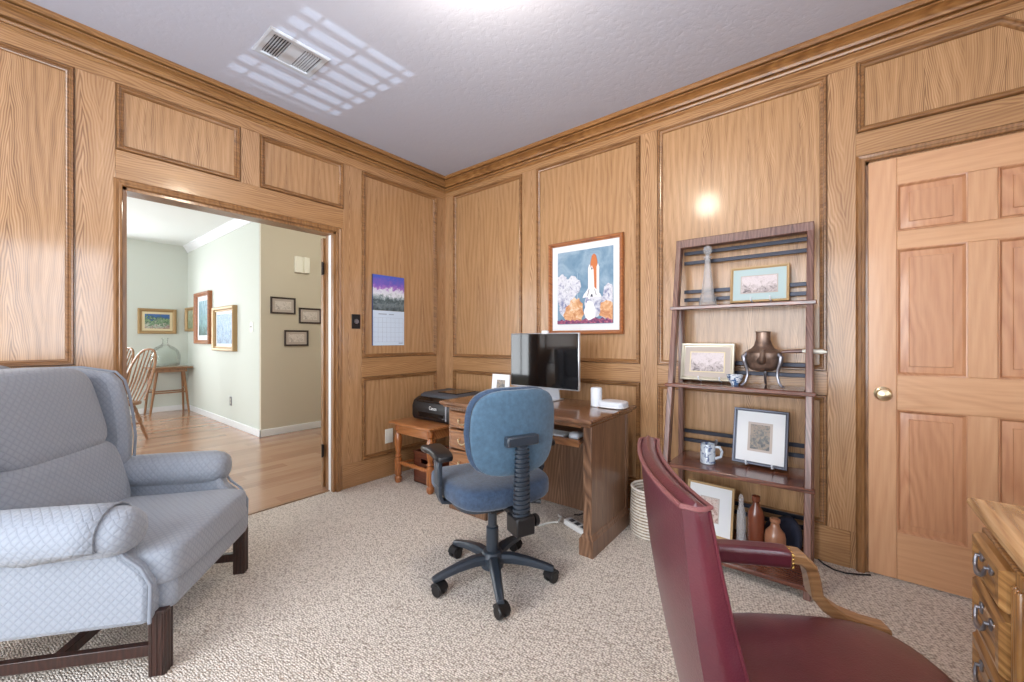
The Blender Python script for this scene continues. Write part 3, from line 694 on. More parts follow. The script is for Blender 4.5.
mb=MB().lathe(pr,c=(0,0,0),n=20); mb.v=[(bx-.035+.62*x-.02*(z-.41),y*.9,z) for x,y,z in mb.v]
obj('bellows',mb,BP,oc,smooth=50)
obj('back_bracket',MB().loft([[(bx-.052,-w,z),(bx-.052,w,z),(bx-.02,w,z),(bx-.02,-w,z)] for z,w in ((.70,.024),(.742,.034))]).box((bx-.058,-.078,.712),(bx-.015,.078,.757)),BP,oc,bevel=.008)
def bk(k,hw=.215):
    def fn(x,y,z):
        wz=1-.10*max(0,-z/.21)-.02*max(0,z/.21); yy=y*wz
        return (x*(.35+.65*(1-min(1,(abs(y)/.22)**3))) + .75*yy*yy-.06*z-.35*z*z*0+.0,yy,z)
    return fn
obj('back_shell',MB().sell((bx-.005,0,.764),(.024,.215,0.187),.55,.58,44,16,bk(0)),M['blueshell'],oc)
bo=[]
for i in range(49):
    a=2*PI*i/48; q=bk(0)(-.0262,.197*math.copysign(abs(math.cos(a))**.58,math.cos(a)),.170*math.copysign(abs(math.sin(a))**.58,math.sin(a))); bo.append((bx+q[0]+.0175,q[1],.764+q[2]))
obj('back_welt',MB().tube(bo,.004,6),M['blue'],oc)
obj('back_gasket',MB().sell((bx+.012,0,.764),(.020,.211,0.183),.55,.58,44,16,bk(0)),M['black'],oc)
obj('back_cushion',MB().sell((bx+.042,0,.764),(.036,.221,0.194),.55,.58,44,16,bk(0)),M['blue'],oc)
for s in (1,-1):
    ar=obj('armrest',MB().tube([(.0,s*.10,.425),(.0,s*.22,.42),(.0,s*.262,.428),(-.0,s*.275,.46),(.0,s*.275,.64)],1,flat=(.055,.016),up=(0,0,1)),BP,oc)
    obj('arm_sleeve',MB().box((-.030,s*.265-.0,.50),(.030,s*.288,.62)),BP,ar,bevel=.006)
    def padf(x,y,z): return (x,y*(1+.25*(x>0)*x/.12),z-.012*(abs(x)/.12)**2)
    obj('arm_pad',MB().sell((.02,s*.275,.655),(.125,.042,.018),.5,.4,28,10,padf),M['black'],ar)

# ------------------------------------------------------------------ desk
dk=thing('desk','brown wooden pedestal desk against the panelled right wall','desk',(1.435,-.51,0),math.radians(1.0))
def D(x): return x-1.435
def slab(x0,x1,y0,y1,z0,z1,prof,mb=None):
    """top with a moulded edge: prof (inset, z)"""
    mb=mb or MB(); mb.loft([[(x0+i,y0+i,z),(x1-i,y0+i,z),(x1-i,y1-i,z),(x0+i,y1-i,z)] for i,z in prof]); return mb
obj('desktop',slab(D(.868),D(2.008),-.325,.31,0,0,[(.02,.708),(.02,.716),(.008,.722),(.004,.728),(0,.732),(0,.742),(.004,.748),(.012,.750)]),M['deskX'],dk,smooth=30)
px0,px1,fy=D(.895),D(1.235),-.265
cab=MB().box((px0,fy+.006,.0),(px0+.02,.27,.708)).box((px1-.02,fy+.006,0),(px1,.27,.708)).box((px0,fy+.006,.0),(px1,fy+.02,.05)).box((px0,.25,0),(px1,.27,.708)).box((px0,fy+.02,.05),(px1,.25,.07)).box((px0,fy+.006,.68),(px1,fy+.03,.708))
obj('pedestal',cab,M['desk'],dk,bevel=.002)
for z0,z1 in ((.565,.678),(.425,.555),(.255,.415),(.065,.245)):
    dr=obj('drawer',slab(px0+.012,px1-.012,0,0,0,0,[(0,0)]*2) if False else MB().loft([[(px0+.012+i,yy,z0+i),(px1-.012-i,yy,z0+i),(px1-.012-i,yy,z1-i),(px0+.012+i,yy,z1-i)] for i,yy in ((0,fy+.03),(0,fy-.002),(.006,fy-.008),(.016,fy-.008),(.022,fy-.004))]),M['drawer'],dk,smooth=30)
    cx,cz=(px0+px1)/2-.02,(z0+z1)/2+.006; h=MB()
    h.tube([(cx+.035*math.cos(PI+PI*k/10),fy-.022-.004*math.sin(PI*k/10),cz+.028*math.sin(PI+PI*k/10)) for k in range(11)],[.003,.0035,.004,.004,.0045,.005,.0045,.004,.004,.0035,.003],8)
    for q in (-.035,.035): h.lathe([(.009,fy-.012),(.007,fy-.018),(.005,fy-.024)],c=(cx+q,0,cz),axis='Y',n=12)
    obj('bail_handle',h,M['brasspale'],dr)
ex0,ex1=D(1.915),D(1.965)
obj('end_panel',MB().box((ex0,-.235,.10),(ex1,.24,.708)),M['desk'],dk,bevel=.003)
obj('plinth',MB().loft([[(ex0-o,-.235-o,z),(ex1+o,-.235-o,z),(ex1+o,.24+o,z),(ex0-o,.24+o,z)] for o,z in ((.016,0),(.016,.088),(.008,.098),(.006,.108),(0,.114))]),M['desk'],dk,smooth=25)
obj('corner_post',MB().box((ex0,.235,.0),(ex1+.004,.275,.708)),M['desk'],dk,bevel=.003)
obj('back_panel',MB().box((px1,.24,.01),(ex0,.256,.708)),M['desk'],dk)
obj('apron',MB().box((px1,-.262,.690),(ex0,-.24,.708)),M['drawer'],dk,bevel=.002)
obj('tray_runner',MB().box((px1,-.22,.60),(px1+.012,.2,.62)).box((ex0-.012,-.22,.60),(ex0,.2,.62)),M['darkmetal'],dk)
obj('keyboard_tray',MB().box((px1+.014,-.245,.594),(ex0-.014,.12,.606)).box((px1+.014,-.262,.582),(ex0-.014,-.243,.622)),M['drawer'],dk,bevel=.003)
# on the tray
kb=thing('computer_keyboard','slim pale keyboard on the desk slide-out tray','keyboard',(1.62,-.66,.607))
obj('body',MB().box((-.17,-.06,0),(.17,.06,.010)),M['alu'],kb,bevel=.003)
k=MB()
for r in range(5):
    for c in range(14): k.box((-.162+c*.0232,-.053+r*.0215,.009),(-.1425+c*.0232,-.035+r*.0215,.0135))
obj('keys',k,M['white'],kb)
ms=thing('computer_mouse','pale computer mouse beside the keyboard on the desk tray','mouse',(1.84,-.67,.607))
obj('shell',MB().sell((0,0,.016),(.034,.055,.017),.7,.8,24,12,lambda x,y,z:(x,y,z*(1+.3*(y<0)))),M['paleplastic'],ms); obj('scroll_wheel',MB().lathe([(.007,-.003),(.007,.003)],c=(0,.028,.030),axis='X',n=12),M['greyrubber'],ms)
# monitor
mo=thing('computer_monitor','black-screened flat monitor with thin silver frame on the desk','monitor',(1.405,-.37,.760))
obj('case',MB().box((-.285,.0,.078),(.285,.022,.462)),M['alu'],mo,bevel=.006)
obj('screen',MB().box((-.279,-.0025,.086),(.279,.003,.456)),M['screen'],mo,bevel=.002)
obj('stand',MB().loft([[(-.11,-.085,0),(.11,-.085,0),(.11,.10,0),(-.11,.10,0)],[(-.11,-.085,.006),(.11,-.085,.006),(.11,.10,.006),(-.11,.10,.006)]]).loft([[(-.085,y0,z),(.085,y0,z),(.085,y0+.012,z),(-.085,y0+.012,z)] for y0,z in ((.085,.004),(.062,.10),(.034,.25))]),M['alu'],mo,bevel=.002)
mo.location.z=.7505
wc=obj('webcam',MB().sell((1.42,-.364,1.2165),(.026,.014,.013),.5,.5,16,8),M['white']); tag(wc,'tiny white webcam clipped on top of the monitor','webcam')
# desk accessories
cd=picture('photo_stand','small white-framed photo card standing left of the monitor','photos on the desk',(1.045,-.40,.753),.05,.16,.155,.012,.012,M['white'],[(.01,M['matboard'],'mat_board'),(.042,M['a_cat'],'artwork')],tilt=-.12)
s=thing('desk_speaker','white cylindrical speaker at the back right of the desk','speaker',(1.828,-.40,.7505)); obj('body',MB().lathe([(.028,0),(.034,.003),(.035,.11),(.031,.118),(.02,.120)]),M['paleplastic'],s); obj('base_ring',MB().lathe([(.036,.002),(.036,.008)]),M['alu'],s)
r=thing('wifi_router','flat rounded white router beside the white speaker','router',(1.925,-.37,.7505)); obj('body',MB().sell((0,0,.022),(.085,.07,.021),.4,.55,28,10),M['paleplastic'],r); obj('foot_rim',MB().sell((0,0,.008),(.087,.072,.007),.5,.55,28,8),M['white'],r)
# under the desk
ps=thing('power_strip','white power strip on the carpet under the desk','power strip',(1.80,-.52,0),-.35); obj('body',MB().box((-.15,-.03,0),(.15,.03,.035)),M['white'],ps,bevel=.006); 
for i in range(5): obj('socket',MB().box((-.12+i*.055,-.016,.034),(-.085+i*.055,.016,.0365)),M['greyrubber'],ps)
pa=thing('power_adapter','black power adapter on the carpet under the desk','adapter',(1.88,-.46,0),.3); obj('body',MB().box((-.05,-.03,0),(.05,.03,.06)),M['black'],pa,bevel=.006)
random.seed(5)
pts=[(1.545,-.62,.007),(1.57,-.56,.007),(1.60,-.53,.012),(1.64,-.55,.03),(1.63,-.49,.04),(1.59,-.45,.02),(1.56,-.41,.007)]
ca=obj('computer_cable',MB().tube(pts,.006,8),M['cable']); ca['label']='white computer cable tangled on the floor under the desk'; ca['category']='cable'
ca2=obj('computer_cable',MB().tube([(1.64,-.34,.006),(1.68,-.36,.02),(1.73,-.38,.05),(1.77,-.37,.04),(1.80,-.39,.02),(1.825,-.41,.006)],.005,8),M['black']); tag(ca2,'black computer cable looping on the floor under the desk','cable')

# ------------------------------------------------------------------ printer table, printer, crate
st=thing('side_table','small orange-brown table with turned legs in the corner under the printer','table',(.395,-.50,0))
obj('tabletop',slab(-.255,.255,-.245,.245,0,0,[(.01,.480),(.0,.486),(0,.497),(.006,.503),(.012,.505)]),M['stool'],st,smooth=30)
obj('apron',MB().box((-.215,-.205,.405),(.215,-.185,.482)).box((-.215,.185,.405),(.215,.205,.482)).box((-.215,-.2,.405),(-.195,.2,.482)).box((.195,-.2,.405),(.215,.2,.482)),M['stool'],st,bevel=.002)
pr=[(.020,0),(.028,.015),(.030,.04),(.020,.055),(.030,.07),(.031,.19),(.018,.205),(.030,.218),(.018,.232),(.024,.27),(.032,.32),(.034,.36),(.024,.40),(.017,.415),(.030,.43),(.030,.482)]
for sx in (-.20,.20):
    for sy in (-.19,.19): obj('leg',MB().lathe(pr,c=(sx,sy,0),n=18),M['stoolZ'],st)
sp_=lambda a,b:MB().tube([Vector(a).lerp(Vector(b),k/8) for k in range(9)],[.010,.014,.017,.013,.019,.013,.017,.014,.010],10)
for a,b in (((-.2,-.19,.165),(.2,-.19,.165)),((-.2,.19,.165),(.2,.19,.165)),((-.2,-.19,.145),(-.2,.19,.145)),((.2,-.19,.145),(.2,.19,.145))): obj('stretcher',sp_(a,b),M['stoolZ'],st)
cr=thing('wooden_crate','dark brown crate with handle slot under the printer table','crate',(.42,-.47,0))
C=MB().box((-.14,-.13,.0),(.14,.13,.012)).box((-.14,-.13,0),(-.128,.13,.25)).box((.128,-.13,0),(.14,.13,.25)).box((-.14,.118,0),(.14,.13,.25)).box((-.14,-.13,0),(.14,-.118,.165)).box((-.14,-.13,.20),(.14,-.118,.25)).box((-.14,-.13,.16),(-.05,-.118,.205)).box((.05,-.13,.16),(.14,-.118,.205))
obj('body',C,M['crate'],cr,bevel=.002); obj('rim',MB().ring(rect(-.145,-.135,.145,.135),[(0,.24),(0,.256),(.02,.256),(.02,.24)],lambda u,v,h:(u,v,h)),M['crate'],cr,bevel=.002)
pn=thing('printer','black inkjet printer on the small corner table','printer',(.468,-.36,.506)); pn.scale=(1,1,1.16)
sec=[(-.20,.004),(-.215,.03),(-.215,.10),(-.20,.135),(-.15,.158),(.19,.158),(.20,.14),(.20,.004)]
ins=lambda x,k:[(x,a*(1-k)+(-.0)*k,b*(1-k)+.08*k) for a,b in sec]
obj('body',MB().loft([ins(-.255,.14),ins(-.24,0),ins(.24,0),ins(.255,.14)]),M['black'],pn,bevel=.004)
obj('lid',MB().loft([[(-.225,-.14,.157),(.225,-.14,.157),(.225,.18,.157),(-.225,.18,.157)],[(-.225,-.14,.172),(.225,-.14,.172),(.225,.18,.176),(-.225,.18,.176)],[(-.20,-.115,.188),(.20,-.115,.188),(.20,.16,.192),(-.20,.16,.192)]]),M['greyrubber'],pn,bevel=.003)
obj('lid_panel',MB().box((-.06,-.09,.188),(.16,.13,.1945)),M['blackgloss'],pn,bevel=.001)
obj('control_panel',MB().loft([[(a,-.203,.128),(b,-.203,.128),(b,-.153,.156),(a,-.153,.156)] for a,b in ((-.19,.19),)]+[[(a,-.205,.131),(b,-.205,.131),(b,-.155,.159),(a,-.155,.159)] for a,b in ((-.19,.19),)]),M['blackgloss'],pn)
obj('paper_slot',MB().box((-.16,-.2185,.028),(.16,-.212,.062)),M['blackgloss'],pn,bevel=.002)
obj('front_trim',MB().box((.165,-.2185,.02),(.18,-.21,.13)),M['pewter'],pn,bevel=.002)
cu=bpy.data.curves.new('brand_mark','FONT'); cu.body='Canon'; cu.size=.034; cu.extrude=.0006; cu.align_x='CENTER'
tmp=bpy.data.objects.new('brand_mark',cu); COL.objects.link(tmp); bpy.context.view_layer.update()
me=bpy.data.meshes.new_from_object(tmp.evaluated_get(bpy.context.evaluated_depsgraph_get())); bpy.data.objects.remove(tmp)
bm_=bpy.data.objects.new('brand_mark',me); COL.objects.link(bm_); me.materials.clear(); me.materials.append(M['white']); bm_.parent=pn; bm_.rotation_euler=(PI/2,0,0); bm_.location=(.02,-.2165,.084)

# ------------------------------------------------------------------ ladder shelf
LX0,LX1=2.222,2.905
ls=thing('ladder_shelf','dark reddish wooden ladder shelf leaning on the right wall','shelf',((LX0+LX1)/2,0,0))
hw=(LX1-LX0)/2; yf=lambda z:-.435+.355*z/1.75
for s in (-1,1):
    a=s*(hw+.0); b=s*(hw-.03)
    obj('post',MB().loft([[(a,yf(z)-.028,z),(b,yf(z)-.028,z),(b,yf(z)+.028,z),(a,yf(z)+.028,z)] for z in (0,1.765)]),M['shelfZ'],ls,bevel=.004)
    b2=s*(hw-.030)
    obj('back_post',MB().box((s*(hw-.002),-.075,0),(b2,-.032,1.36 if True else 0)),M['shelfZ'],ls,bevel=.003)
obj('top_rail',MB().box((-hw,-.112,1.725),(hw,-.05,1.775)),M['shelfZ'],ls,bevel=.004)
for z in (1.365,.915,.475,.06):
    yy=yf(z)-.035; sh_=MB().box((-hw+.031,yy,z-.022),(hw-.031,-.034,z)).box((-hw-.012,yy-.004,z-.022),(hw+.012,yy+.03,z-.002))
    obj('shelf_board',sh_,M['shelf'],ls,bevel=.003)
for z in (1.70,1.64,1.462,1.412,1.03,.975,.60,.545,.215,.165): obj('back_slat',MB().box((-hw+.03,-.048,z-.011),(hw-.03,-.036,z+.011)),M['darkmetal'],ls,bevel=.002)

# on the shelves
dc=thing('crystal_decanter','tall cut-glass decanter on the top shelf','decanter',(2.398,-.095,1.366))
obj('body',MB().lathe([(.045,0),(.048,.004),(.046,.05),(.040,.055),(.040,.062),(.036,.068),(.026,.16),(.018,.24),(.015,.275),(.024,.285),(.024,.292),(.012,.296),(.012,.27),(.02,.16),(.028,.07),(.034,.02)],n=12),M['glass'],dc,smooth=20)
obj('stopper',MB().lathe([(.006,.28),(.010,.30),(.022,.316),(.026,.333),(.020,.35),(.008,.358)],n=8),M['glass'],dc,smooth=10)
def easel(t,xs,y=-.02,m='paleplastic'):
    for x in xs: obj('easel_foot',MB().tube([(x,y+.03,.001),(x,y-.035,.001),(x,y-.045,.018)],.004,8),M[m],t)
tl=-.22
p1=picture('framed_print','blue-matted gold-framed print on the top shelf',None,(2.655,-.068,1.375),.0,.285,.208,.014,.014,M['frame_gold'],[(.012,M['matblue'],'mat_board'),(.052,M['mattan'],'inner_mat'),(.057,M['a_ink'],'artwork')],tilt=-.16); easel(p1,(-.03,.06))
p2=picture('framed_print','silver-framed print with glare on the second shelf beside the china bowl',None,(2.40,-.135,.925),.0,.290,.222,.022,.016,M['frame_silver'],[(.02,M['mattan'],'mat_board'),(.05,M['matcream'],'inner_mat'),(.056,M['a_ink'],'artwork')],tilt=-.2); easel(p2,(-.03,.08))
p3=picture('framed_print','dark pewter-framed print on a chrome easel on the third shelf',None,(2.668,-.16,.487),-.08,.26,.30,.016,.018,M['frame_pewter'],[(.014,M['matboard'],'mat_board'),(.072,M['mattan'],'inner_mat'),(.084,M['a_cat'],'artwork')],tilt=-.2); easel(p3,(-.05,.07))
p4=picture('framed_print','gold-edged print leaning on the bottom shelf behind the burgundy chair',None,(2.43,-.22,.061),-.05,.25,.285,.014,.014,M['frame_gold'],[(.012,M['matboard'],'mat_board'),(.075,M['mattan'],'inner_mat'),(.08,M['a_flower'],'artwork')],tilt=-.2)
b=thing('china_bowl','small blue and white china bowl on the second shelf','bowl',(2.557,-.185,.916)); obj('bowl',MB().lathe([(.018,0),(.020,.008),(.034,.03),(.042,.056),(.040,.057),(.031,.031),(.012,.012)],n=24),M['bluewhite'],b,smooth=50)
# copper kettle on three legs
kt=thing('copper_kettle','aged copper kettle on three curved legs on the second shelf','kettle',(2.688,-.165,.916))
obj('body',MB().lathe([(.02,.082),(.05,.086),(.072,.105),(.085,.14),(.088,.165),(.086,.18),(.07,.195),(.052,.205),(.042,.222),(.034,.25),(.034,.288),(.037,.292),(.033,.294),(.03,.285),(.03,.25)],n=32),M['copper'],kt)
obj('spout',MB().tube([(.0,-.075,.14),(.006,-.10,.145),(.01,-.112,.165),(.012,-.118,.20)],[.022,.018,.014,.012],12),M['copper'],kt)
for k in range(3):
    a=math.radians(-90+120*k+60); c,s=math.cos(a),math.sin(a)
    pts=[(.082,.175),(.098,.16),(.094,.13),(.080,.095),(.078,.06),(.088,.025),(.102,.008),(.112,.006)]
    obj('leg',MB().tube([(r_*c,r_*s,z) for r_,z in pts],[.010,.012,.011,.008,.007,.006,.006,.005],8),M['pewter'],kt)
obj('handle',MB().tube([(.082,0,.185),(.12,0,.19),(.17,0,.192)],[.007,.009,.010],10),M['crate'],kt)
obj('handle_tip',MB().tube([(.17,0,.192),(.2,0,.192),(.25,0,.190),(.27,0,.189)],[.007,.010,.012,.004],10),M['cream'],kt)
mg=thing('beer_stein','grey and blue stoneware stein on the third shelf','mug',(2.432,-.24,.476))
obj('body',MB().lathe([(.036,0),(.040,.006),(.038,.012),(.038,.10),(.036,.108),(.033,.108),(.033,.02)],n=24),M['stein'],mg)
obj('handle',MB().tube([(.037,0,.095),(.06,0,.097),(.072,0,.075),(.066,0,.045),(.037,0,.03)],.007,8),M['stein'],mg)
obj('thumb_lift',MB().tube([(.036,0,.10),(.044,0,.118),(.043,0,.135)],[.006,.005,.008],8),M['pewter'],mg)
gb=thing('glass_bottle','slim cut-glass bottle on the bottom shelf beside the brown bottle','bottle',(2.600,-.26,.061)); obj('body',MB().lathe([(.022,0),(.024,.006),(.022,.09),(.024,.10),(.020,.19),(.012,.225),(.010,.255),(.014,.262),(.008,.264),(.008,.22),(.014,.18),(.016,.02)],n=10),M['glass'],gb,smooth=15); obj('stopper',MB().lathe([(.006,.26),(.012,.268),(.006,.285)],n=8),M['glass'],gb)
bb=obj('stoneware_bottle',MB().lathe([(.036,0),(.039,.005),(.039,.19),(.034,.215),(.018,.24),(.015,.26),(.020,.266),(.020,.29),(.014,.292),(.012,.26)],c=(2.666,-.25,.061),n=24),M['stone']); tag(bb,'tall brown stoneware bottle on the bottom shelf','bottle')
sq=obj('stoneware_bottle',MB().lathe([(.042,0),(.046,.006),(.046,.11),(.042,.135),(.022,.16),(.018,.18),(.023,.186),(.023,.20),(.016,.203),(.014,.18)],c=(2.752,-.27,.061),n=24),M['stone2']); tag(sq,'short squat tan stoneware bottle at the right of the bottom shelf','bottle')
cl_=MB()
def drape(x,y,z): return (x,y+.012*math.sin(x*60),z*(.8+.3*math.sin(x*25+1)))
cl_.sell((0,0,.085),(.085,.04,.085),.6,.6,28,14,drape); o=obj('folded_cloth',cl_,M['darkcloth'],loc=(2.775,-.14,.061)); tag(o,'dark navy bundle behind the squat bottle on the bottom shelf','cloth')
cc_=obj('floor_cable',MB().tube([(2.92,-.012,.004),(2.945,-.05,.004),(2.985,-.082,.004),(3.03,-.084,.004),(3.085,-.055,.004),(3.125,-.028,.004)],.004,8),M['black']); tag(cc_,'thin black cable curving over the carpet beside the door','cable')
# waste basket
bs=thing('wicker_basket','round white coiled basket on the carpet between desk and ladder shelf','basket',(2.122,-.262,0))
prf=[(.10,.002)]
for i in range(15):
    z=.01+i*.018; r0=.112+.004*math.sin(i*.25); prf+=[(r0,z-.008),(r0+.006,z-.003),(r0+.006,z+.003),(r0,z+.008)]
prf+=[(.108,.272),(.104,.25),(.10,.02)]
obj('body',MB().lathe(prf,n=40),M['basket'],bs,smooth=50); obj('rim',MB().tube([(.113*math.cos(2*PI*k/40),.113*math.sin(2*PI*k/40),.275) for k in range(41)],.008,8),M['basket'],bs)

# ------------------------------------------------------------------ burgundy chair
bc=thing('leather_armchair','burgundy leather armchair with wooden arms in the right foreground','armchair',(2.99,-1.64,0),math.radians(29))
LE=M['leather']
def backring(z):
    k=(z-.40)/.5; xc=-.250-.104*k-.012*math.sin(k*PI); w=.222; th=(.044-.024*k)*(1 if z<.895 else .55 if z<.904 else .12)
    cur=lambda y:.5*y*y
    out=[]
    for i in range(17):
        y=-w+2*w*i/16; out.append((xc+cur(y)-th,y))
    for a in (0.3,.5,.7): out.append((xc+cur(w)-th+2*th*a,w+.012*math.sin(a*PI)))
    inn=[]
    for i in range(17):
        y=w-2*w*i/16; inn.append((xc+cur(y)+th,y))
    for a in (.7,.5,.3): inn.append((xc+cur(w)-th+2*th*a,-w-.012*math.sin(a*PI)))
    return out+inn,xc
zs=[.24,.36,.44,.52,.60,.68,.76,.83,.875,.893,.901,.906]
rings=[]
for z in zs:
    pts,xc=backring(z); rings.append([(x,y,z+.02*(abs(y)/.25)**2*0) for x,y in pts])
pts,xc=backring(.893); cx=sum(p[0] for p in pts)/len(pts)
def shrink(pts,d,z):
    n=len(pts); out=[]
    for i in range(n):
        a,b_=Vector(pts[i-1]),Vector(pts[(i+1)%n]); t_=(b_-a).normalized(); nrm=Vector((-t_.y,t_.x)); q=Vector(pts[i])+nrm*(-d); q2=Vector(pts[i])+nrm*d
        cc=Vector((xc+.5*pts[i][1]**2,pts[i][1]*.97)); out.append(tuple((q if (q-cc).length<(q2-cc).length else q2))+(z,))
    return out
obj('backrest',MB().loft(rings),LE,bc,smooth=30)
pp,_=backring(.89)
obj('welt',MB().tube([(x+(.003 if i>18 else -.003),y,.896) for i,(x,y) in enumerate(pp)]+[(pp[0][0]-.003,pp[0][1],.896)],.0045,6),M['piping'],bc)
for i0 in (16,20,36,0):
    pl=[]
    for z in (.40,.5,.6,.7,.8,.89):
        q,_=backring(z); pl.append((q[i0][0],q[i0][1],z))
    if i0 in (36,20): obj('welt',MB().tube(pl,.0035,6),LE,bc)
def seatf(x,y,z): return (x,y*(1.0+.10*(x/.27)),z*(1+(.25*(1-(x/.27)**2)*(1-(y/.27)**2) if z>0 else 0)))
obj('seat_cushion',MB().sell((.0,0,.435),(.250,.218,.042),.35,.55,44,16,seatf),LE,bc)
obj('seat_rail',MB().sell((.0,0,.375),(.255,.222,.03),.25,.5,40,8,lambda x,y,z:(x,y*(1+.1*(x/.27)),z)),M['arm_oak'],bc)
for s in (1,-1):
    y0=s*.272
    ap=obj('arm_pad',MB().tube([(-.215,y0,.585),(-.10,y0,.588),(0,y0,.588),(.035,y0,.586)],1,flat=(.055,.05)),LE,bc,bevel=.008)
    n_=MB()
    for k in range(5): n_.sell((.037,y0-.022+.011*k,.606-.002*abs(k-2)),(.004,.004,.004),1,1,8,6)
    for k in range(4): n_.sell((.037,y0+s*(-.024),.600-.010*k),(.004,.004,.004),1,1,8,6)
    obj('nail_head',n_,M['brass'],ap)
    path=[(.030,.592),(.062,.590),(.082,.572),(.090,.540),(.096,.50),(.115,.475),(.150,.452),(.20,.436),(.25,.428)]
    obj('arm_support',MB().tube([(x,y0-s*.010*(i/8)-s*.010*max(0,(i-4)/4),z) for i,(x,z) in enumerate(path)],1,flat=(.052,.028),up=(0,0,1)),M['arm_oak'],bc,smooth=40)
for sx,sy in ((.19,.18),(.19,-.18),(-.2,.19),(-.2,-.19)):
    obj('leg',MB().loft([[(sx*k+a*w,sy*k+b_*w,z) for a,b_ in ((-1,-1),(1,-1),(1,1),(-1,1))] for z,w,k in ((.36,.022,1),(.2,.019,1.03),(0,.015,1.1))]),M['arm_oak'],bc,bevel=.003)

# ------------------------------------------------------------------ carved oak desk at the right edge
od=thing('desk','golden oak desk with moulded top and carved drawers at the right edge','desk',(3.58,-1.85,0))
G=M['gold_oak']; ty=.72; xL=-.303
obj('desktop',slab(-.325,.34,-.72,ty,0,0,[(.05,.690),(.05,.700),(.040,.704),(.034,.712),(.026,.722),(.014,.728),(.012,.732),(.004,.736),(0,.744),(.001,.752),(.006,.758),(.016,.761),(.024,.760),(.028,.762)]),M['gold_top'],od,smooth=30)
for y0,y1 in ((.40,.70),(-.70,-.40)):
    obj('pedestal',MB().box((xL,y0,.06),(.29,y1,.695)),M['gold_oakZ'],od,bevel=.004)
    obj('plinth',MB().loft([[(xL-o,y0-o,z),(.29+o,y0-o,z),(.29+o,y1+o,z),(xL-o,y1+o,z)] for o,z in ((.02,0),(.02,.045),(.01,.06),(0,.07))]),G,od,smooth=25)
    for ys_ in (y0+.026,y1-.014):
        fl=MB()
        for k in (-.013,0,.013): fl.lathe([(.005,.09),(.007,.095),(.007,.66),(.005,.665)],c=(xL-.002,ys_+k,0),n=10)
        obj('fluted_pilaster',fl,M['gold_oakZ'],od)
    for z0,z1 in ((.600,.688),(.462,.580),(.326,.442),(.194,.306),(.085,.176)):
        a,b_=y0+.052,y1-.03
        def face(i,x): return [(x,a+i,z0+i),(x,b_-i,z0+i),(x,b_-i,z1-i),(x,a+i,z1-i)]
        dr=obj('drawer',MB().loft([face(0,xL+.01),face(0,xL-.012),face(.006,xL-.022),face(.018,xL-.024),face(.026,xL-.014),face(.034,xL-.012),face(.044,xL-.018)]),G,od,smooth=25)
        cy,cz=(a+b_)/2,(z0+z1)/2; h=MB()
        for q in (-.036,.036): h.sell((xL-.019,cy+q,cz+.012),(.004,.009,.013),.7,.7,14,8); h.lathe([(.004,xL-.030),(.004,xL-.018)],c=(0,cy+q,cz+.012),axis='X',n=8)
        h.tube([(xL-.028-.004*math.sin(PI*k/10),cy+.036*math.cos(PI+PI*k/10),cz+.012-.028*abs(math.sin(PI*k/10))**.7) for k in range(11)],[.003,.0042,.0036,.0036,.005,.006,.005,.0036,.0036,.0042,.003],8)
        obj('bail_handle',h,M['pewter'],dr)
obj('modesty_panel',MB().box((.25,-.40,.2),(.27,.40,.695)),G,od)
obj('apron',MB().box((xL,-.40,.62),(xL+.02,.40,.695)),G,od)

# ------------------------------------------------------------------ camera and light
cam=bpy.data.cameras.new('camera'); co=bpy.data.objects.new('camera',cam); COL.objects.link(co)
co.location=(2.987,-2.690,1.167); co.rotation_euler=(PI/2,0,math.radians(38.65))
cam.sensor_width=36; cam.lens=403.5/1024*36; cam.shift_y=-1.5/1024; cam.clip_start=.02
sc.camera=co

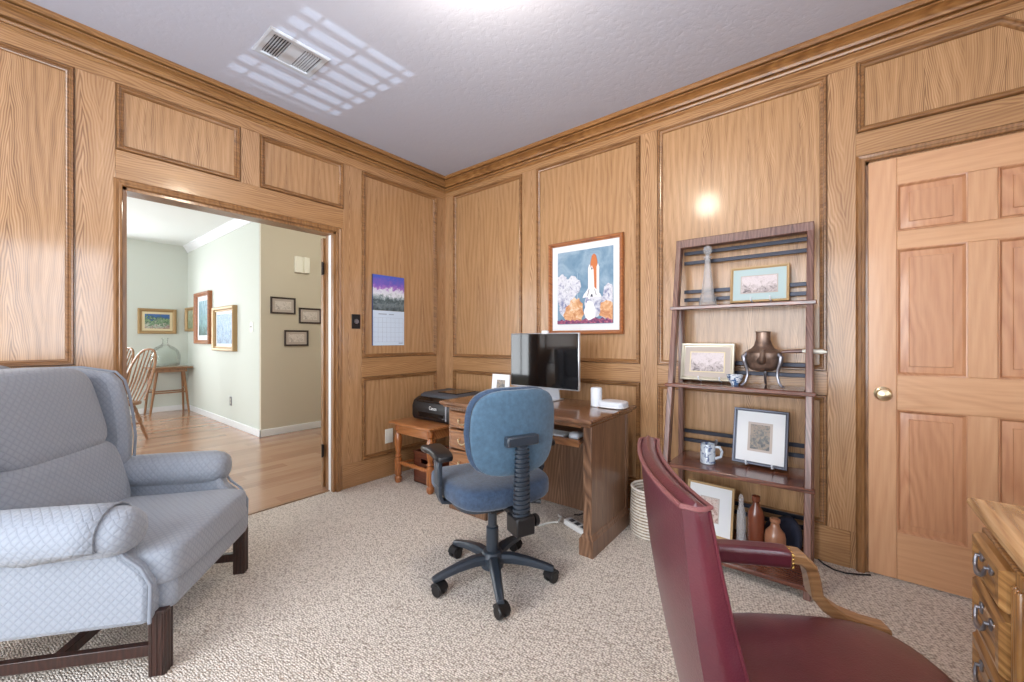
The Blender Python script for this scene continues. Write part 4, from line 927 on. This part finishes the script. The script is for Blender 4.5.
def area(name,loc,rot,sx,sy,e,c,spread=PI):
    l=bpy.data.lights.new(name,'AREA'); l.shape='RECTANGLE'; l.size=sx; l.size_y=sy; l.energy=e; l.color=c; l.spread=spread
    o=bpy.data.objects.new(name,l); COL.objects.link(o); o.location=loc; o.rotation_euler=rot; return o
area('daylight_window_one',(XR+.35,-2.325,1.65),(0,PI/2,0),1.5,1.2,46,(.78,.88,1.0))
area('fill_window_three',(2.1,YB-.4,1.45),(PI/2,0,0),3.0,2.0,180,(.90,.95,1.0))  # broad frontal fill, added through the back-wall opening
area('daylight_dining_far',(-5.95,-2.15,1.5),(0,-PI/2,0),1.6,1.3,85,(.95,.98,1.0))
area('daylight_dining_behind',(-2.9,-5.0,1.4),(PI/2,0,0),3.4,2.0,105,(.95,.98,1.0))
l=bpy.data.lights.new('ceiling_lamp','POINT'); l.energy=27; l.color=(1.0,.87,.70); l.shadow_soft_size=.10
o=bpy.data.objects.new('ceiling_lamp',l); COL.objects.link(o); o.location=(2.0,-1.65,2.50)
l=bpy.data.lights.new('hall_fill','POINT'); l.energy=14; l.color=(1.0,.93,.80); l.shadow_soft_size=.12  # unseen fill light added to brighten the beige hall wall
o=bpy.data.objects.new('hall_fill',l); COL.objects.link(o); o.location=(-1.1,-.4,2.45)
# low sun glancing up off the ground outside, through the slatted blind
l=bpy.data.lights.new('reflected_sun','SPOT'); l.energy=13000; l.color=(.72,.88,1.0); l.spot_size=math.radians(2.9); l.spot_blend=.45; l.shadow_soft_size=.025
o=bpy.data.objects.new('reflected_sun',l); COL.objects.link(o)
src=Vector((19.25,.32,-5.845)); tgt=Vector((XR,-1.11,1.06)); o.location=src; o.rotation_euler=(tgt-src).to_track_quat('-Z','Y').to_euler()

w=bpy.data.worlds.new('world'); sc.world=w; w.use_nodes=True
bg=w.node_tree.nodes['Background']; bg.inputs[0].default_value=(.80,.90,1.0,1); bg.inputs[1].default_value=1.6
sc.view_settings.view_transform='Standard'; sc.view_settings.look='None'; sc.view_settings.gamma=1.0; sc.view_settings.use_curve_mapping=False
sc.view_settings.exposure=.3
sc.cycles.use_denoising=True
sc.cycles.max_bounces=10; sc.cycles.diffuse_bounces=6; sc.cycles.glossy_bounces=4; sc.cycles.transmission_bounces=8; sc.cycles.sample_clamp_indirect=6
